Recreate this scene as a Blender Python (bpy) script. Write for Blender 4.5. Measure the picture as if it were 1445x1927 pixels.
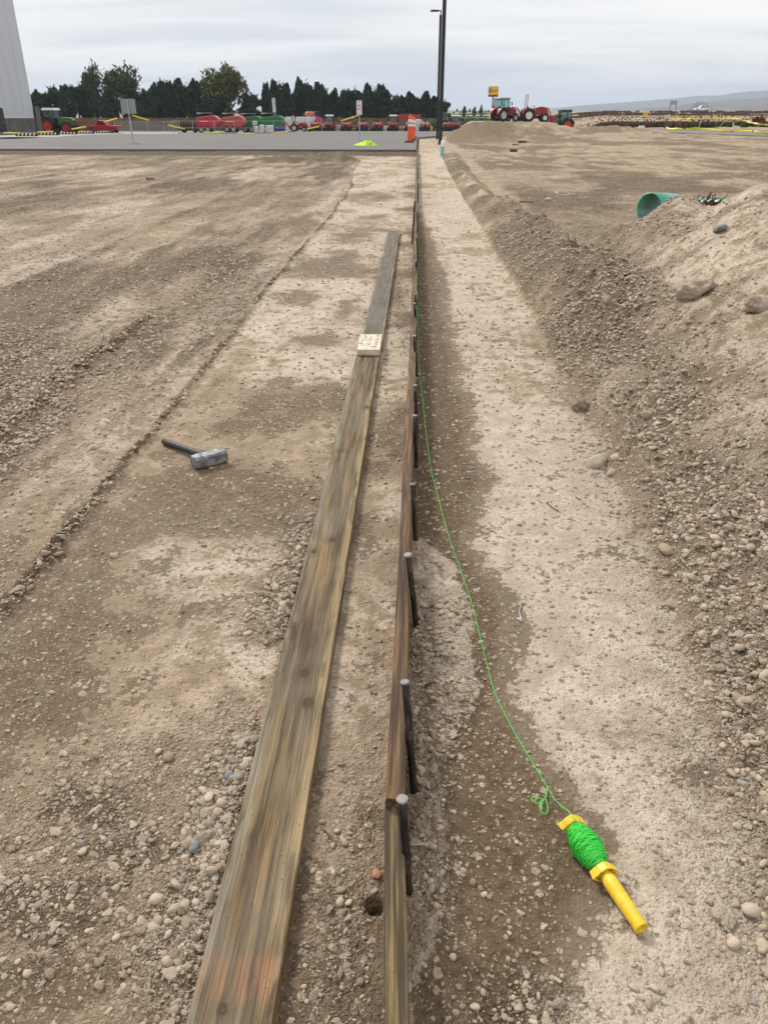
import bpy, bmesh, math, random
import numpy as np
from mathutils import Vector, Matrix, Euler, noise as mnoise

for o in list(bpy.data.objects):
    bpy.data.objects.remove(o)
SC = bpy.context.scene
COL = SC.collection
R = math.radians
random.seed(7)
RNG = np.random.default_rng(11)

# ------------------------------------------------------------------ camera
cam_data = bpy.data.cameras.new('camera')
cam = bpy.data.objects.new('camera', cam_data)
COL.objects.link(cam)
cam.location = (0.0, 0.0, 1.35)
cam.rotation_euler = (R(90 - 27.6), 0.0, R(2.28))
cam_data.sensor_fit = 'VERTICAL'
cam_data.sensor_height = 36.0
cam_data.sensor_width = 27.0
cam_data.lens = 27.03
cam_data.clip_start = 0.05
cam_data.clip_end = 40000.0
SC.camera = cam

# ------------------------------------------------------------------ sky, sun, exposure
SUN_EL, SUN_AZ = 44.0, -38.0        # degrees; azimuth measured from +Y, negative to the left
world = bpy.data.worlds.new('World')
SC.world = world
world.use_nodes = True
wt = world.node_tree
wt.nodes.clear()
w_out = wt.nodes.new('ShaderNodeOutputWorld')
w_bg = wt.nodes.new('ShaderNodeBackground')
w_sky = wt.nodes.new('ShaderNodeTexSky')
w_sky.sky_type = 'NISHITA'
w_sky.sun_disc = False
w_sky.sun_elevation = R(SUN_EL)
w_sky.sun_rotation = R(SUN_AZ)
w_sky.dust_density = 3.0
w_tc = wt.nodes.new('ShaderNodeTexCoord')
w_sep = wt.nodes.new('ShaderNodeSeparateXYZ')
wt.links.new(w_tc.outputs['Generated'], w_sep.inputs[0])
w_z = wt.nodes.new('ShaderNodeMath'); w_z.operation = 'MAXIMUM'; w_z.inputs[1].default_value = 0.0
wt.links.new(w_sep.outputs['Z'], w_z.inputs[0])
w_za = wt.nodes.new('ShaderNodeMath'); w_za.operation = 'ADD'; w_za.inputs[1].default_value = 0.13
wt.links.new(w_z.outputs[0], w_za.inputs[0])
w_div = wt.nodes.new('ShaderNodeVectorMath'); w_div.operation = 'DIVIDE'
w_cmb = wt.nodes.new('ShaderNodeCombineXYZ')
for k in range(3):
    wt.links.new(w_za.outputs[0], w_cmb.inputs[k])
wt.links.new(w_tc.outputs['Generated'], w_div.inputs[0])
wt.links.new(w_cmb.outputs[0], w_div.inputs[1])
w_map = wt.nodes.new('ShaderNodeMapping')
w_map.inputs['Scale'].default_value = (0.42, 1.05, 0.0)
w_map.inputs['Location'].default_value = (3.1, 1.7, 0.0)
w_map.inputs['Rotation'].default_value = (0, 0, R(14))
wt.links.new(w_div.outputs[0], w_map.inputs['Vector'])
w_n = wt.nodes.new('ShaderNodeTexNoise')
w_n.inputs['Scale'].default_value = 1.0
w_n.inputs['Detail'].default_value = 7.0
w_n.inputs['Roughness'].default_value = 0.52
w_n.inputs['Distortion'].default_value = 0.35
wt.links.new(w_map.outputs[0], w_n.inputs['Vector'])
w_r = wt.nodes.new('ShaderNodeValToRGB')
w_r.color_ramp.elements[0].position = 0.34
w_r.color_ramp.elements[0].color = (8.0, 8.3, 8.75, 1)
w_r.color_ramp.elements[1].position = 0.64
w_r.color_ramp.elements[1].color = (11.4, 11.15, 10.9, 1)
e = w_r.color_ramp.elements.new(0.47); e.color = (9.9, 9.85, 9.85, 1)
wt.links.new(w_n.outputs['Fac'], w_r.inputs[0])
w_mix = wt.nodes.new('ShaderNodeMix'); w_mix.data_type = 'RGBA'
w_mix.inputs[0].default_value = 0.93      # cloud cover over the clear sky
wt.links.new(w_sky.outputs[0], w_mix.inputs[6])
wt.links.new(w_r.outputs[0], w_mix.inputs[7])
wt.links.new(w_mix.outputs[2], w_bg.inputs['Color'])
w_bg.inputs['Strength'].default_value = 0.1
wt.links.new(w_bg.outputs[0], w_out.inputs[0])

sun_data = bpy.data.lights.new('sun', 'SUN')
sun_data.energy = 2.9
sun_data.angle = R(12)
sun_data.color = (1.0, 0.95, 0.88)
sun = bpy.data.objects.new('sun', sun_data)
COL.objects.link(sun)
_d = Vector((math.sin(R(SUN_AZ)) * math.cos(R(SUN_EL)), math.cos(R(SUN_AZ)) * math.cos(R(SUN_EL)), math.sin(R(SUN_EL))))
sun.rotation_euler = _d.to_track_quat('Z', 'Y').to_euler()
sun.location = (-20, 30, 40)

SC.view_settings.view_transform = 'Standard'
SC.view_settings.look = 'None'
SC.view_settings.gamma = 1.0
SC.view_settings.exposure = 0.0
SC.view_settings.use_curve_mapping = False
SC.render.engine = 'CYCLES'
SC.cycles.max_bounces = 6
SC.cycles.volume_bounces = 0

# ------------------------------------------------------------------ helpers
def tag(o, label=None, cat=None, group=None, kind=None):
    if label: o['label'] = label
    if cat: o['category'] = cat
    if group: o['group'] = group
    if kind: o['kind'] = kind
    return o

def empty(name, loc=(0, 0, 0), rz=0.0, label=None, cat=None, group=None, scale=1.0):
    o = bpy.data.objects.new(name, None)
    COL.objects.link(o)
    o.location = loc
    o.rotation_euler = (0, 0, rz)
    o.scale = (scale,) * 3
    o.empty_display_size = 0.1
    return tag(o, label, cat, group)

def copy_tree(o, parent=None):
    c = o.copy()
    COL.objects.link(c)
    c.parent = parent
    for ch in list(o.children):
        copy_tree(ch, c)
    return c

class MB:
    def __init__(self, M=None):
        self.v, self.f, self.s = [], [], []
        self.M = M
    def add(self, vs, fs, smooth=False, M=None):
        b = len(self.v)
        for p in vs:
            p = Vector(p)
            if M is not None: p = M @ p
            if self.M is not None: p = self.M @ p
            self.v.append(p)
        for f in fs:
            self.f.append([b + i for i in f]); self.s.append(smooth)
        return self
    def box(self, c, s, M=None, taper=1.0):
        x, y, z = s[0] / 2, s[1] / 2, s[2] / 2
        t = taper
        vs = [(-x, -y, -z), (x, -y, -z), (x, y, -z), (-x, y, -z), (-x * t, -y * t, z), (x * t, -y * t, z), (x * t, y * t, z), (-x * t, y * t, z)]
        vs = [Vector(v) + Vector(c) if M is None else (Matrix.Translation(c) @ M @ Vector(v)) for v in vs]
        return self.add(vs, [(0, 3, 2, 1), (4, 5, 6, 7), (0, 1, 5, 4), (1, 2, 6, 5), (2, 3, 7, 6), (3, 0, 4, 7)])
    def cyl(self, p0, p1, r0, r1=None, n=12, caps=True, smooth=True):
        r1 = r0 if r1 is None else r1
        p0, p1 = Vector(p0), Vector(p1)
        q = (p1 - p0).to_track_quat('Z', 'Y')
        vs, fs = [], []
        for p, r in ((p0, r0), (p1, r1)):
            for k in range(n):
                a = 2 * math.pi * k / n
                vs.append(p + q @ Vector((r * math.cos(a), r * math.sin(a), 0)))
        for k in range(n):
            fs.append((k, (k + 1) % n, n + (k + 1) % n, n + k))
        self.add(vs, fs, smooth)
        if caps:
            self.add(vs[:n], [tuple(range(n - 1, -1, -1))]); self.add(vs[n:], [tuple(range(n))])
        return self
    def lathe(self, prof, n=16, M=None, smooth=True):     # profile of (radius, z)
        vs, fs = [], []
        for r, z in prof:
            for k in range(n):
                a = 2 * math.pi * k / n
                vs.append((r * math.cos(a), r * math.sin(a), z))
        for i in range(len(prof) - 1):
            for k in range(n):
                fs.append((i * n + k, i * n + (k + 1) % n, (i + 1) * n + (k + 1) % n, (i + 1) * n + k))
        return self.add(vs, fs, smooth, M)
    def tube(self, pts, r, n=6, closed=False, smooth=True):
        pts = [Vector(p) for p in pts]
        m = len(pts)
        vs, fs = [], []
        ref = Vector((0, 0, 1))
        for i, p in enumerate(pts):
            if closed: t = pts[(i + 1) % m] - pts[i - 1]
            else: t = pts[min(i + 1, m - 1)] - pts[max(i - 1, 0)]
            t.normalize()
            u = t.cross(ref)
            if u.length < 1e-4: u = t.cross(Vector((1, 0, 0)))
            u.normalize(); w = t.cross(u)
            rr = r[i] if isinstance(r, (list, tuple)) else r
            for k in range(n):
                a = 2 * math.pi * k / n
                vs.append(p + u * rr * math.cos(a) + w * rr * math.sin(a))
        last = m if closed else m - 1
        for i in range(last):
            j = (i + 1) % m
            for k in range(n):
                fs.append((i * n + k, i * n + (k + 1) % n, j * n + (k + 1) % n, j * n + k))
        if not closed:
            fs.append(tuple(range(n - 1, -1, -1))); fs.append(tuple((m - 1) * n + k for k in range(n)))
        return self.add(vs, fs, smooth)
    def prism(self, prof, y0, y1, inset=0.0, M=None):      # side profile of (x, z) extruded across y
        n = len(prof)
        vs = [(x, y0, z) for x, z in prof] + [(x, y1, z) for x, z in prof]
        fs = [(k, (k + 1) % n, n + (k + 1) % n, n + k) for k in range(n)]
        fs.append(tuple(range(n - 1, -1, -1))); fs.append(tuple(range(n, 2 * n)))
        return self.add(vs, fs, False, M)
    def build(self, name, mat, parent=None, bevel=0.0, seg=1, label=None, cat=None, group=None, kind=None, loc=None):
        me = bpy.data.meshes.new(name)
        me.from_pydata([tuple(v) for v in self.v], [], self.f)
        me.polygons.foreach_set('use_smooth', self.s)
        bm = bmesh.new(); bm.from_mesh(me)
        bmesh.ops.recalc_face_normals(bm, faces=bm.faces)
        bm.to_mesh(me); bm.free()
        if mat: me.materials.append(mat)
        o = bpy.data.objects.new(name, me)
        COL.objects.link(o)
        if parent: o.parent = parent
        if loc is not None: o.location = loc
        if bevel:
            b = o.modifiers.new('bevel', 'BEVEL'); b.width = bevel; b.segments = seg; b.limit_method = 'ANGLE'
        return tag(o, label, cat, group, kind)

def np_mesh(name, co, quads, mat, smooth=True):
    me = bpy.data.meshes.new(name)
    me.vertices.add(len(co)); me.vertices.foreach_set('co', np.ascontiguousarray(co, dtype=np.float32).ravel())
    nf, k = quads.shape
    me.loops.add(nf * k); me.loops.foreach_set('vertex_index', quads.astype(np.int32).ravel())
    me.polygons.add(nf)
    me.polygons.foreach_set('loop_start', np.arange(0, nf * k, k, dtype=np.int32))
    me.polygons.foreach_set('use_smooth', np.full(nf, smooth))
    me.update(calc_edges=True)
    if mat: me.materials.append(mat)
    return me

# ---- shader helpers
class NT:
    def __init__(self, name):
        self.m = bpy.data.materials.new(name); self.m.use_nodes = True
        self.t = self.m.node_tree; self.t.nodes.clear()
        self.out = self.t.nodes.new('ShaderNodeOutputMaterial')
        self.b = self.t.nodes.new('ShaderNodeBsdfPrincipled')
        self.t.links.new(self.b.outputs[0], self.out.inputs[0])
    def n(self, kind, **kw):
        nd = self.t.nodes.new('ShaderNode' + kind)
        for k, v in kw.items():
            setattr(nd, k, v)
        return nd
    def link(self, a, b): self.t.links.new(a, b)
    def val(self, sock, v):
        if hasattr(v, 'is_output'): self.link(v, sock)
        else: sock.default_value = v
    def math(self, op, a, b=None, c=None, clamp=False):
        nd = self.n('Math', operation=op); nd.use_clamp = clamp
        self.val(nd.inputs[0], a)
        if b is not None: self.val(nd.inputs[1], b)
        if c is not None: self.val(nd.inputs[2], c)
        return nd.outputs[0]
    def mix(self, f, a, b, mode='MIX'):
        nd = self.n('Mix', data_type='RGBA', blend_type=mode)
        self.val(nd.inputs[0], f)
        self.val(nd.inputs[6], a if hasattr(a, 'is_output') else (*a[:3], 1))
        self.val(nd.inputs[7], b if hasattr(b, 'is_output') else (*b[:3], 1))
        return nd.outputs[2]
    def noise(self, vec, scale, detail=4.0, rough=0.55, dist=0.0):
        nd = self.n('TexNoise')
        if vec is not None: self.link(vec, nd.inputs['Vector'])
        nd.inputs['Scale'].default_value = scale; nd.inputs['Detail'].default_value = detail
        nd.inputs['Roughness'].default_value = rough; nd.inputs['Distortion'].default_value = dist
        return nd.outputs['Fac']
    def vor(self, vec, scale, feature='F1', rand=1.0):
        nd = self.n('TexVoronoi', feature=feature)
        if vec is not None: self.link(vec, nd.inputs['Vector'])
        nd.inputs['Scale'].default_value = scale
        nd.inputs['Randomness'].default_value = rand
        return nd
    def mapping(self, vec, scale=(1, 1, 1), loc=(0, 0, 0), rot=(0, 0, 0)):
        nd = self.n('Mapping'); self.link(vec, nd.inputs['Vector'])
        nd.inputs['Scale'].default_value = scale; nd.inputs['Location'].default_value = loc; nd.inputs['Rotation'].default_value = rot
        return nd.outputs[0]
    def ramp(self, f, stops, interp='LINEAR'):
        nd = self.n('ValToRGB'); nd.color_ramp.interpolation = interp
        el = nd.color_ramp.elements
        while len(el) < len(stops): el.new(0.5)
        for e, (p, c) in zip(el, stops):
            e.position = p; e.color = (*c[:3], 1) if len(c) >= 3 else (c[0], c[0], c[0], 1)
        self.val(nd.inputs[0], f)
        return nd.outputs[0]
    def smooth(self, x, a, b):
        nd = self.n('MapRange', interpolation_type='SMOOTHSTEP')
        self.val(nd.inputs[0], x); nd.inputs[1].default_value = a; nd.inputs[2].default_value = b
        nd.inputs[3].default_value = 0.0; nd.inputs[4].default_value = 1.0
        return nd.outputs[0]
    def bump(self, h, strength=0.5, dist=0.01, normal=None):
        nd = self.n('Bump'); nd.inputs['Strength'].default_value = strength; nd.inputs['Distance'].default_value = dist
        self.link(h, nd.inputs['Height'])
        if normal is not None: self.link(normal, nd.inputs['Normal'])
        return nd.outputs[0]
    def attr(self, name):
        nd = self.n('Attribute'); nd.attribute_name = name
        return nd.outputs['Fac']
    def set(self, **kw):
        for k, v in kw.items():
            self.val(self.b.inputs[k.replace('_', ' ')], v)
        return self.m

_mats = {}
def simple(name, col, rough=0.6, metal=0.0, var=0.12, scale=6.0, bump=0.0, dirt=0.0, spec=0.5):
    """plain painted / rubber / metal surface with a little uneven colour and roughness, and optional dust"""
    if name in _mats: return _mats[name]
    t = NT(name)
    co = t.n('TexCoord').outputs['Object']
    nz = t.noise(co, scale, 5, 0.6)
    fine = t.noise(co, scale * 9, 3, 0.6)
    a = tuple(max(0, c * (1 - var)) for c in col); b = tuple(min(1, c * (1 + var)) for c in col)
    c = t.mix(nz, a, b)
    if dirt:
        c = t.mix(t.math('MULTIPLY', t.smooth(fine, 0.42, 0.75), dirt), c, (0.33, 0.27, 0.2))
    t.set(Base_Color=c, Roughness=t.math('MULTIPLY_ADD', fine, 0.25, rough - 0.12), Metallic=metal)
    t.b.inputs['Specular IOR Level'].default_value = spec
    if bump: t.set(Normal=t.bump(fine, 0.5, bump))
    _mats[name] = t.m
    return t.m

# ---- vectorised value noise
def _hash(ix, iy, seed):
    n = (ix.astype(np.int64) * 374761393 + iy.astype(np.int64) * 668265263 + seed * 1274126177) & 0x7fffffff
    n = ((n ^ (n >> 13)) * 1274126177) & 0x7fffffff
    n = ((n ^ (n >> 16)) * 2246822519) & 0x7fffffff
    return (n & 0xfffff) / float(0xfffff)
def vnoise(x, y, seed=0):
    ix, iy = np.floor(x), np.floor(y)
    fx, fy = x - ix, y - iy
    ux, uy = fx * fx * fx * (fx * (fx * 6 - 15) + 10), fy * fy * fy * (fy * (fy * 6 - 15) + 10)
    a, b = _hash(ix, iy, seed), _hash(ix + 1, iy, seed)
    c, d = _hash(ix, iy + 1, seed), _hash(ix + 1, iy + 1, seed)
    return (a + (b - a) * ux) * (1 - uy) + (c + (d - c) * ux) * uy
def fbm(x, y, seed=0, oct=4, gain=0.5):
    s, a, t = 0.0, 1.0, 0.0
    for k in range(oct):
        c, q = math.cos(0.6 * k), math.sin(0.6 * k)
        f = 2.03 ** k
        s = s + a * vnoise((x * c - y * q) * f + 17.3 * k, (x * q + y * c) * f - 9.1 * k, seed + k)
        t += a; a *= gain
    return s / t
def sst(a, b, x):
    t = np.clip((x - a) / (b - a), 0, 1)
    return t * t * (3 - 2 * t)

# ================================================================== GROUND
def base_z(x, y):
    """grading of the site: level near the board, falling 1 in 60 across the yard behind"""
    yy = np.maximum(y - 29.0, 0)
    left = -0.020 * np.minimum(yy, 136) + 1.75 * sst(166, 212, y)
    right = -0.006 * np.minimum(yy, 40)
    r = x / np.maximum(y, 1)
    w = sst(2, 8, x) * (1 - sst(50, 75, y)) + sst(0.165, 0.225, r) * sst(50, 75, y)
    z = left * (1 - w) + right * w
    z = z + 1.15 * np.exp(-((y - 300) / 22.0) ** 2) * sst(0.13, 0.19, r)
    plat = sst(4, 7, x) * (1 - sst(15, 16.5, x)) * sst(88, 94, y) * (1 - sst(113, 118, y))
    return z * (1 - plat) + 0.10 * plat

def yard_z(x, y):
    return 0.08 - 0.0185 * (y - 29.4)

def lot_z(x, y):
    return 0.13 - 0.0165 * (y - 29.4)

DAMP = [(-0.78,2.66,0.45,0.34,0.95),(-1.04,2.39,0.23,0.24,0.70),(-1.05,1.89,0.29,0.17,0.75),(-0.86,1.96,0.26,0.17,0.60),(-0.93,1.47,0.22,0.18,0.70),(-0.66,1.16,0.16,0.09,0.70),(-0.56,1.06,0.15,0.05,0.80),(-0.68,0.93,0.16,0.08,0.80),(-0.61,0.78,0.11,0.05,0.70),(-0.55,1.23,0.07,0.06,0.40),(-0.17,2.99,0.14,0.14,0.80),(-0.16,2.39,0.06,0.23,0.6),(-0.62,3.94,0.26,0.22,0.70),(-0.67,5.02,0.25,0.26,0.60),(-0.76,3.76,0.22,0.20,0.50),(-0.83,7.61,0.41,0.62,0.8),(-0.95,6.31,0.26,0.40,0.60),(-0.94,9.94,0.59,1.16,0.6),(-0.79,14.54,0.65,1.41,0.6),(-0.12,0.92,0.03,0.06,0.50),(-0.14,0.79,0.04,0.04,0.50),(-0.26,2.13,0.04,0.10,0.50),(-1.23,3.75,0.17,0.16,0.30),(-0.53,5.95,0.12,0.54,0.50),(-0.18,6.34,0.11,0.81,0.60),(0.66,1.3,0.1,0.08,0.6),(0.72,1.02,0.08,0.08,0.5)]
DRY = [(-0.60,2.12,0.23,0.20,0.9),(-0.58,1.70,0.18,0.17,0.8),(-0.47,1.49,0.11,0.12,0.80),(-1.18,1.97,0.13,0.12,0.40),(-0.60,1.39,0.13,0.11,0.40),(-1.20,5.58,0.43,0.40,0.80),(-0.63,4.42,0.22,0.16,0.70),(-1.33,4.09,0.30,0.38,0.50),(-0.20,1.79,0.06,0.39,0.80),(-0.15,1.21,0.06,0.23,0.70),(-1.40,9.48,0.56,0.84,0.60),(-1.06,19.49,0.99,1.65,0.60),(-1.00,11.52,0.67,0.60,0.60),(-0.46,0.86,0.06,0.05,0.50),(-0.80,1.07,0.07,0.06,0.40),(-0.2,4.5,0.1,1.2,0.4)]
WET_Y = [0.4, 0.775, 0.839, 0.975, 1.096, 1.233, 1.358, 1.521, 1.74, 2.033, 2.293, 2.655, 3.061, 3.65, 4.353, 5.332, 6.779, 8.422, 12.0, 14.0]
WET_X = [0.22, 0.264, 0.284, 0.357, 0.391, 0.361, 0.295, 0.262, 0.322, 0.316, 0.27, 0.269, 0.309, 0.30, 0.252, 0.258, 0.245, 0.20, 0.12, 0.0]
CRUMB_Y = [0.5, 0.964, 1.151, 1.298, 1.475, 1.579, 1.859, 2.185, 2.32, 2.5]
CRUMB_X = [0.05, 0.071, 0.09, 0.06, 0.13, 0.185, 0.18, 0.17, 0.10, 0.0]
CREST_Y = [4.2, 5.0, 7.0, 8.4, 10.7, 13.8, 20.0, 27.0]
CREST_X = [1.15, 1.17, 1.30, 1.40, 1.22, 1.05, 1.0, 1.05]
TOE_Y = [0.3, 0.8, 0.98, 1.32, 1.71, 2.35, 3.02, 4.18, 5.66, 8.45, 19.5, 27]
TOE_X = [0.66, 0.62, 0.58, 0.70, 0.75, 0.755, 0.74, 0.80, 0.85, 0.82, 0.74, 0.75]

def terrain(x, y):
    """height, dampness (plus painted groove shading), coarseness (gravelly), and pinkness of the dirt at x, y"""
    near = 1 - sst(28.5, 29.3, y) * (1 - sst(0.0, 0.6, x))
    wob = (fbm(y * 0.9, y * 0 + 3.1, 5, 3) - 0.5)
    wob2 = (fbm(x * 3.1, y * 3.1, 21, 4) - 0.5)
    fine = fbm(x * 22, y * 22, 31, 4, 0.6) - 0.5
    clod = fbm(x * 60, y * 60, 41, 3, 0.6) - 0.5
    mid = fbm(x * 6, y * 6, 51, 4, 0.55) - 0.5
    big = fbm(x * 0.9, y * 0.9, 61, 4) - 0.5
    strk = fbm(x * 5.0, y * 0.7, 71, 4, 0.6) - 0.5          # grader streaks run along the board
    dist_ok = 1 - sst(8, 30, np.hypot(x, y))
    z = base_z(x, y)
    damp = np.zeros_like(x); coarse = np.zeros_like(x)
    # ---- left field beyond the groove
    gx = -1.26 + 0.10 * wob - 0.45 * sst(14, 24, y)
    lf = sst(gx + 0.06, gx - 0.16, x)                          # 1 left of the groove
    z = z + lf * (0.008 + 0.022 * strk + 0.03 * big + 0.012 * mid)
    coarse = np.maximum(coarse, lf * np.clip(0.40 + 1.2 * strk + 1.6 * (fbm(x * 0.8, y * 0.30, 83, 4) - 0.5) - 0.30 * np.exp(-((x - gx + 0.22) / 0.2) ** 2), 0.08, 0.9))
    g1 = np.exp(-((x - gx) / 0.026) ** 2) * sst(1.4, 2.0, y) * (1 - 0.3 * sst(15, 24, y)) * (1 - sst(24.5, 26, y))
    g1 = g1 * np.clip(0.75 + 1.6 * (fbm(y * 3.5, x * 2, 91, 3) - 0.45), 0.35, 1.3)
    z = z + g1 * (0.009 + 0.035 * fine + 0.035 * clod)
    z = z - 0.007 * np.exp(-((x - gx - 0.055) / 0.022) ** 2) * sst(1.4, 2.0, y) * (1 - sst(24.5, 26, y))
    gx2 = -1.93 + 0.07 * wob
    g2 = np.exp(-((x - gx2) / 0.09) ** 2) * sst(2.6, 3.3, y) * (1 - sst(5.2, 6.4, y))
    g3 = np.exp(-((x + 2.6 - 0.10 * (y - 5) - 0.1 * wob) / 0.16) ** 2) * sst(4, 5.5, y) * (1 - sst(11, 14, y))
    g3 = g3 * 0.4
    z = z + (g2 * 0.04 + g3 * 0.03) * (0.7 + 1.6 * fine)
    coarse = np.maximum(coarse, np.maximum(g1 * 0.62, np.maximum(g2, g3) * 0.75))
    damp = np.maximum(damp, 0.75 * np.maximum(g1, np.maximum(g2, g3)))  # shading of the groove's crumbs is painted in through the damp value
    # ---- compacted strip
    st = (1 - lf) * sst(1.0, 0.7, x)
    z = z + st * (0.012 * big + 0.006 * mid)
    # crumbly gravel along the left edge of the plank
    ga = np.exp(-((x + 0.43) / 0.07) ** 2) * (1 - sst(1.7, 3.2, y)) + 0.8 * np.exp(-((x + 0.37) / 0.03) ** 2) * (1 - sst(2.6, 3.4, y))
    ga = ga * np.clip(0.5 + 2.2 * wob2, 0, 0.9)
    coarse = np.maximum(coarse, np.clip(ga, 0, 1))
    z = z + 0.012 * ga
    lowl = sst(-0.36, -0.46, x) * (1 - sst(1.4, 2.0, y))
    coarse = np.maximum(coarse, lowl * np.clip(0.10 + 1.5 * wob2, 0.03, 0.40))
    cb = np.exp(-((x + 0.12) / 0.08) ** 2) * (1 - sst(0.95, 1.5, y))
    coarse = np.maximum(coarse, cb * 0.32)
    # ---- wet strip right of the board, crumbs against it
    we = np.interp(y, WET_Y, WET_X) + 0.14 * wob2
    wet = sst(we + 0.11, we - 0.09, x) * sst(-0.03, 0.02, x) * (1 - sst(9, 14, y)) * sst(0.2, 0.4, y)
    ce = np.interp(y, CRUMB_Y, CRUMB_X) + 0.12 * wob2
    crumb = sst(ce + 0.03, ce - 0.03, x) * sst(-0.02, 0.0, x) * sst(0.5, 0.7, y) * (1 - sst(2.3, 2.5, y))
    damp = np.maximum(damp, wet * (1 - 0.9 * crumb))
    coarse = np.maximum(coarse, crumb * np.clip(0.28 + 1.6 * wob2, 0.08, 0.7))
    z = z + crumb * (0.012 + 0.03 * fine) - 0.006 * wet * (1 - crumb)
    # boot-heel scrape beside the third stake
    z = z - 0.02 * np.exp(-((x - 0.115) / 0.02) ** 2 - ((y - 2.10) / 0.07) ** 2)
    z = z - 0.016 * np.exp(-((x - 0.105) / 0.012) ** 2 - ((y - 1.58) / 0.14) ** 2)
    coarse = np.maximum(coarse, 0.5 * np.exp(-((x - 0.22) / 0.09) ** 2 - ((y - 0.72) / 0.10) ** 2) * 1.6)
    # hole driven beside the first stake
    z = z - 0.05 * np.exp(-(((x + 0.055) / 0.016) ** 2 + ((y - 0.955) / 0.016) ** 2) ** 2)
    # ---- damp and dry patches
    damp = np.maximum(damp, (1 - lf) * sst(0.02, -0.05, x) * (0.16 + 2.6 * (fbm(x * 1.5, y * 1.2, 77, 5, 0.62) - 0.5)) * (1 - 0.4 * sst(9, 20, y)))
    damp = np.maximum(damp, lf * 0.14)
    damp = np.maximum(damp, sst(0.0, 0.1, x) * 0.10)
    for cx, cy, rx, ry, a in DAMP:
        damp = np.maximum(damp, a * np.exp(-(((x - cx) / rx) ** 2 + ((y - cy) / ry) ** 2) ** 1.3))
    for cx, cy, rx, ry, a in DRY:
        damp = damp * (1 - a * np.exp(-(((x - cx) / rx) ** 2 + ((y - cy) / ry) ** 2) ** 1.3))
    # ---- windrow of spoil on the right
    cx = np.interp(y, CREST_Y, CREST_X) + 0.10 * wob
    toe = np.interp(y, TOE_Y, TOE_X) + 0.05 * wob2
    hw = np.interp(y, [4.3, 4.7, 5.1, 6.0, 9.0, 12.0, 16.0, 21.0, 27.0, 29.5], [0.0, 0.10, 0.28, 0.35, 0.36, 0.28, 0.20, 0.15, 0.10, 0.0])
    hw = hw * (0.85 + 0.8 * (fbm(y * 0.9, y * 0 + 7.7, 101, 3) - 0.45))
    lp = np.clip((x - toe) / np.maximum(cx - toe, 0.1), 0, 1)
    rp = np.clip((cx + 0.36 - x) / 0.36, 0, 1)
    wr = np.minimum(lp ** 0.85, rp)
    wr = wr - 0.10 * np.exp(-((wr - 1) / 0.12) ** 2)
    lump = fbm(x * 3.2, y * 2.2, 105, 4, 0.6) - 0.5
    z = z + hw * wr * (1 + 0.9 * lump + 0.5 * mid)
    inr = sst(0.02, 0.2, wr) * (hw > 0.01)
    # ---- big spoil heap on the near right
    hx = np.interp(y, [0.3, 1, 2, 4.2, 5.2, 6.3, 7.4, 8.6], [0.66, 0.60, 0.75, 0.84, 1.10, 1.28, 1.48, 2.0]) + 0.16 * wob + 0.10 * wob2
    crest = np.interp(y, [0, 1.0, 2.0, 3.5, 6.0, 7.0, 8.0, 8.8, 9.5], [0.30, 0.42, 0.72, 0.98, 0.96, 0.92, 0.84, 0.45, 0.0])
    crest = crest * (1 + 0.2 * big) * (1 - 0.9 * sst(5.0, 7.5, x)) * (1 - 0.16 * sst(2.4, 3.0, x) * sst(5.5, 7, y))
    slope = np.interp(y, [0, 1, 2, 3, 6, 8], [0.32, 0.36, 0.50, 0.66, 1.02, 1.0])
    up = np.maximum(x - hx, 0) * slope
    cr_ = np.maximum(crest, 0.01)
    hp = up * cr_ / np.maximum((up ** 3 + cr_ ** 3), 1e-9) ** (1 / 3.0)
    ih = sst(0.0, 0.05, up) * (crest > 0.02)
    rill = fbm((x * 0.8 + y * 0.62) * 2.0, (x * 0.62 - y * 0.8) * 7.0, 111, 4, 0.55) - 0.5   # runnels down the slope
    # notch in the crest where the root sticks out
    hp = hp * (1 - 0.22 * np.exp(-((x - 2.36 - 0.355 * (y - 6.7)) / 0.19) ** 2) * sst(5.4, 6.4, y))
    z = z + hp + ih * (0.06 * mid + 0.06 * rill + 0.03 * fine)
    # loose stone at the foot and over parts of the heap
    foot = np.exp(-((x - hx - 0.22) / 0.22) ** 2) * (crest > 0.05)
    lowr = ih * (1 - sst(2.2, 3.2, y))
    patch = sst(0.47, 0.60, fbm(x * 0.9 + 3, y * 0.9, 121, 4, 0.6))
    coarse = np.maximum(coarse, np.maximum(foot * np.clip(0.75 + 1.2 * wob2, 0, 1), lowr * np.clip(0.9 + 1.0 * wob2, 0, 1)))
    coarse = np.maximum(coarse, ih * patch * 0.34)
    coarse = np.maximum(coarse, inr * np.clip(0.55 + 2.2 * (fbm(x * 2, y * 1.2, 131, 3) - 0.45), 0.1, 1))
    # gully between windrow and heap
    gul = np.exp(-((x - hx + 0.05) / 0.18) ** 2) * sst(4.3, 5.2, y) * (1 - sst(7.5, 8.6, y))
    coarse = np.maximum(coarse, 0.95 * gul)
    damp = np.maximum(damp, 0.14 * np.maximum(foot * (y < 4.5), np.maximum(inr * sst(0.5, 0.2, lp), gul)))
    # ---- open field right of the windrow
    rf = sst(1.5, 1.9, x) * (1 - ih) * (1 - inr)
    z = z + rf * (0.03 * big + 0.025 * mid * dist_ok)
    coarse = np.maximum(coarse, rf * np.clip(0.55 - 0.05 * np.maximum(y - 11, 0) + 0.9 * wob2, 0.05, 0.85))
    arc = np.hypot(x - 9.5, (y - 31.0) * 0.55)
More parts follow.
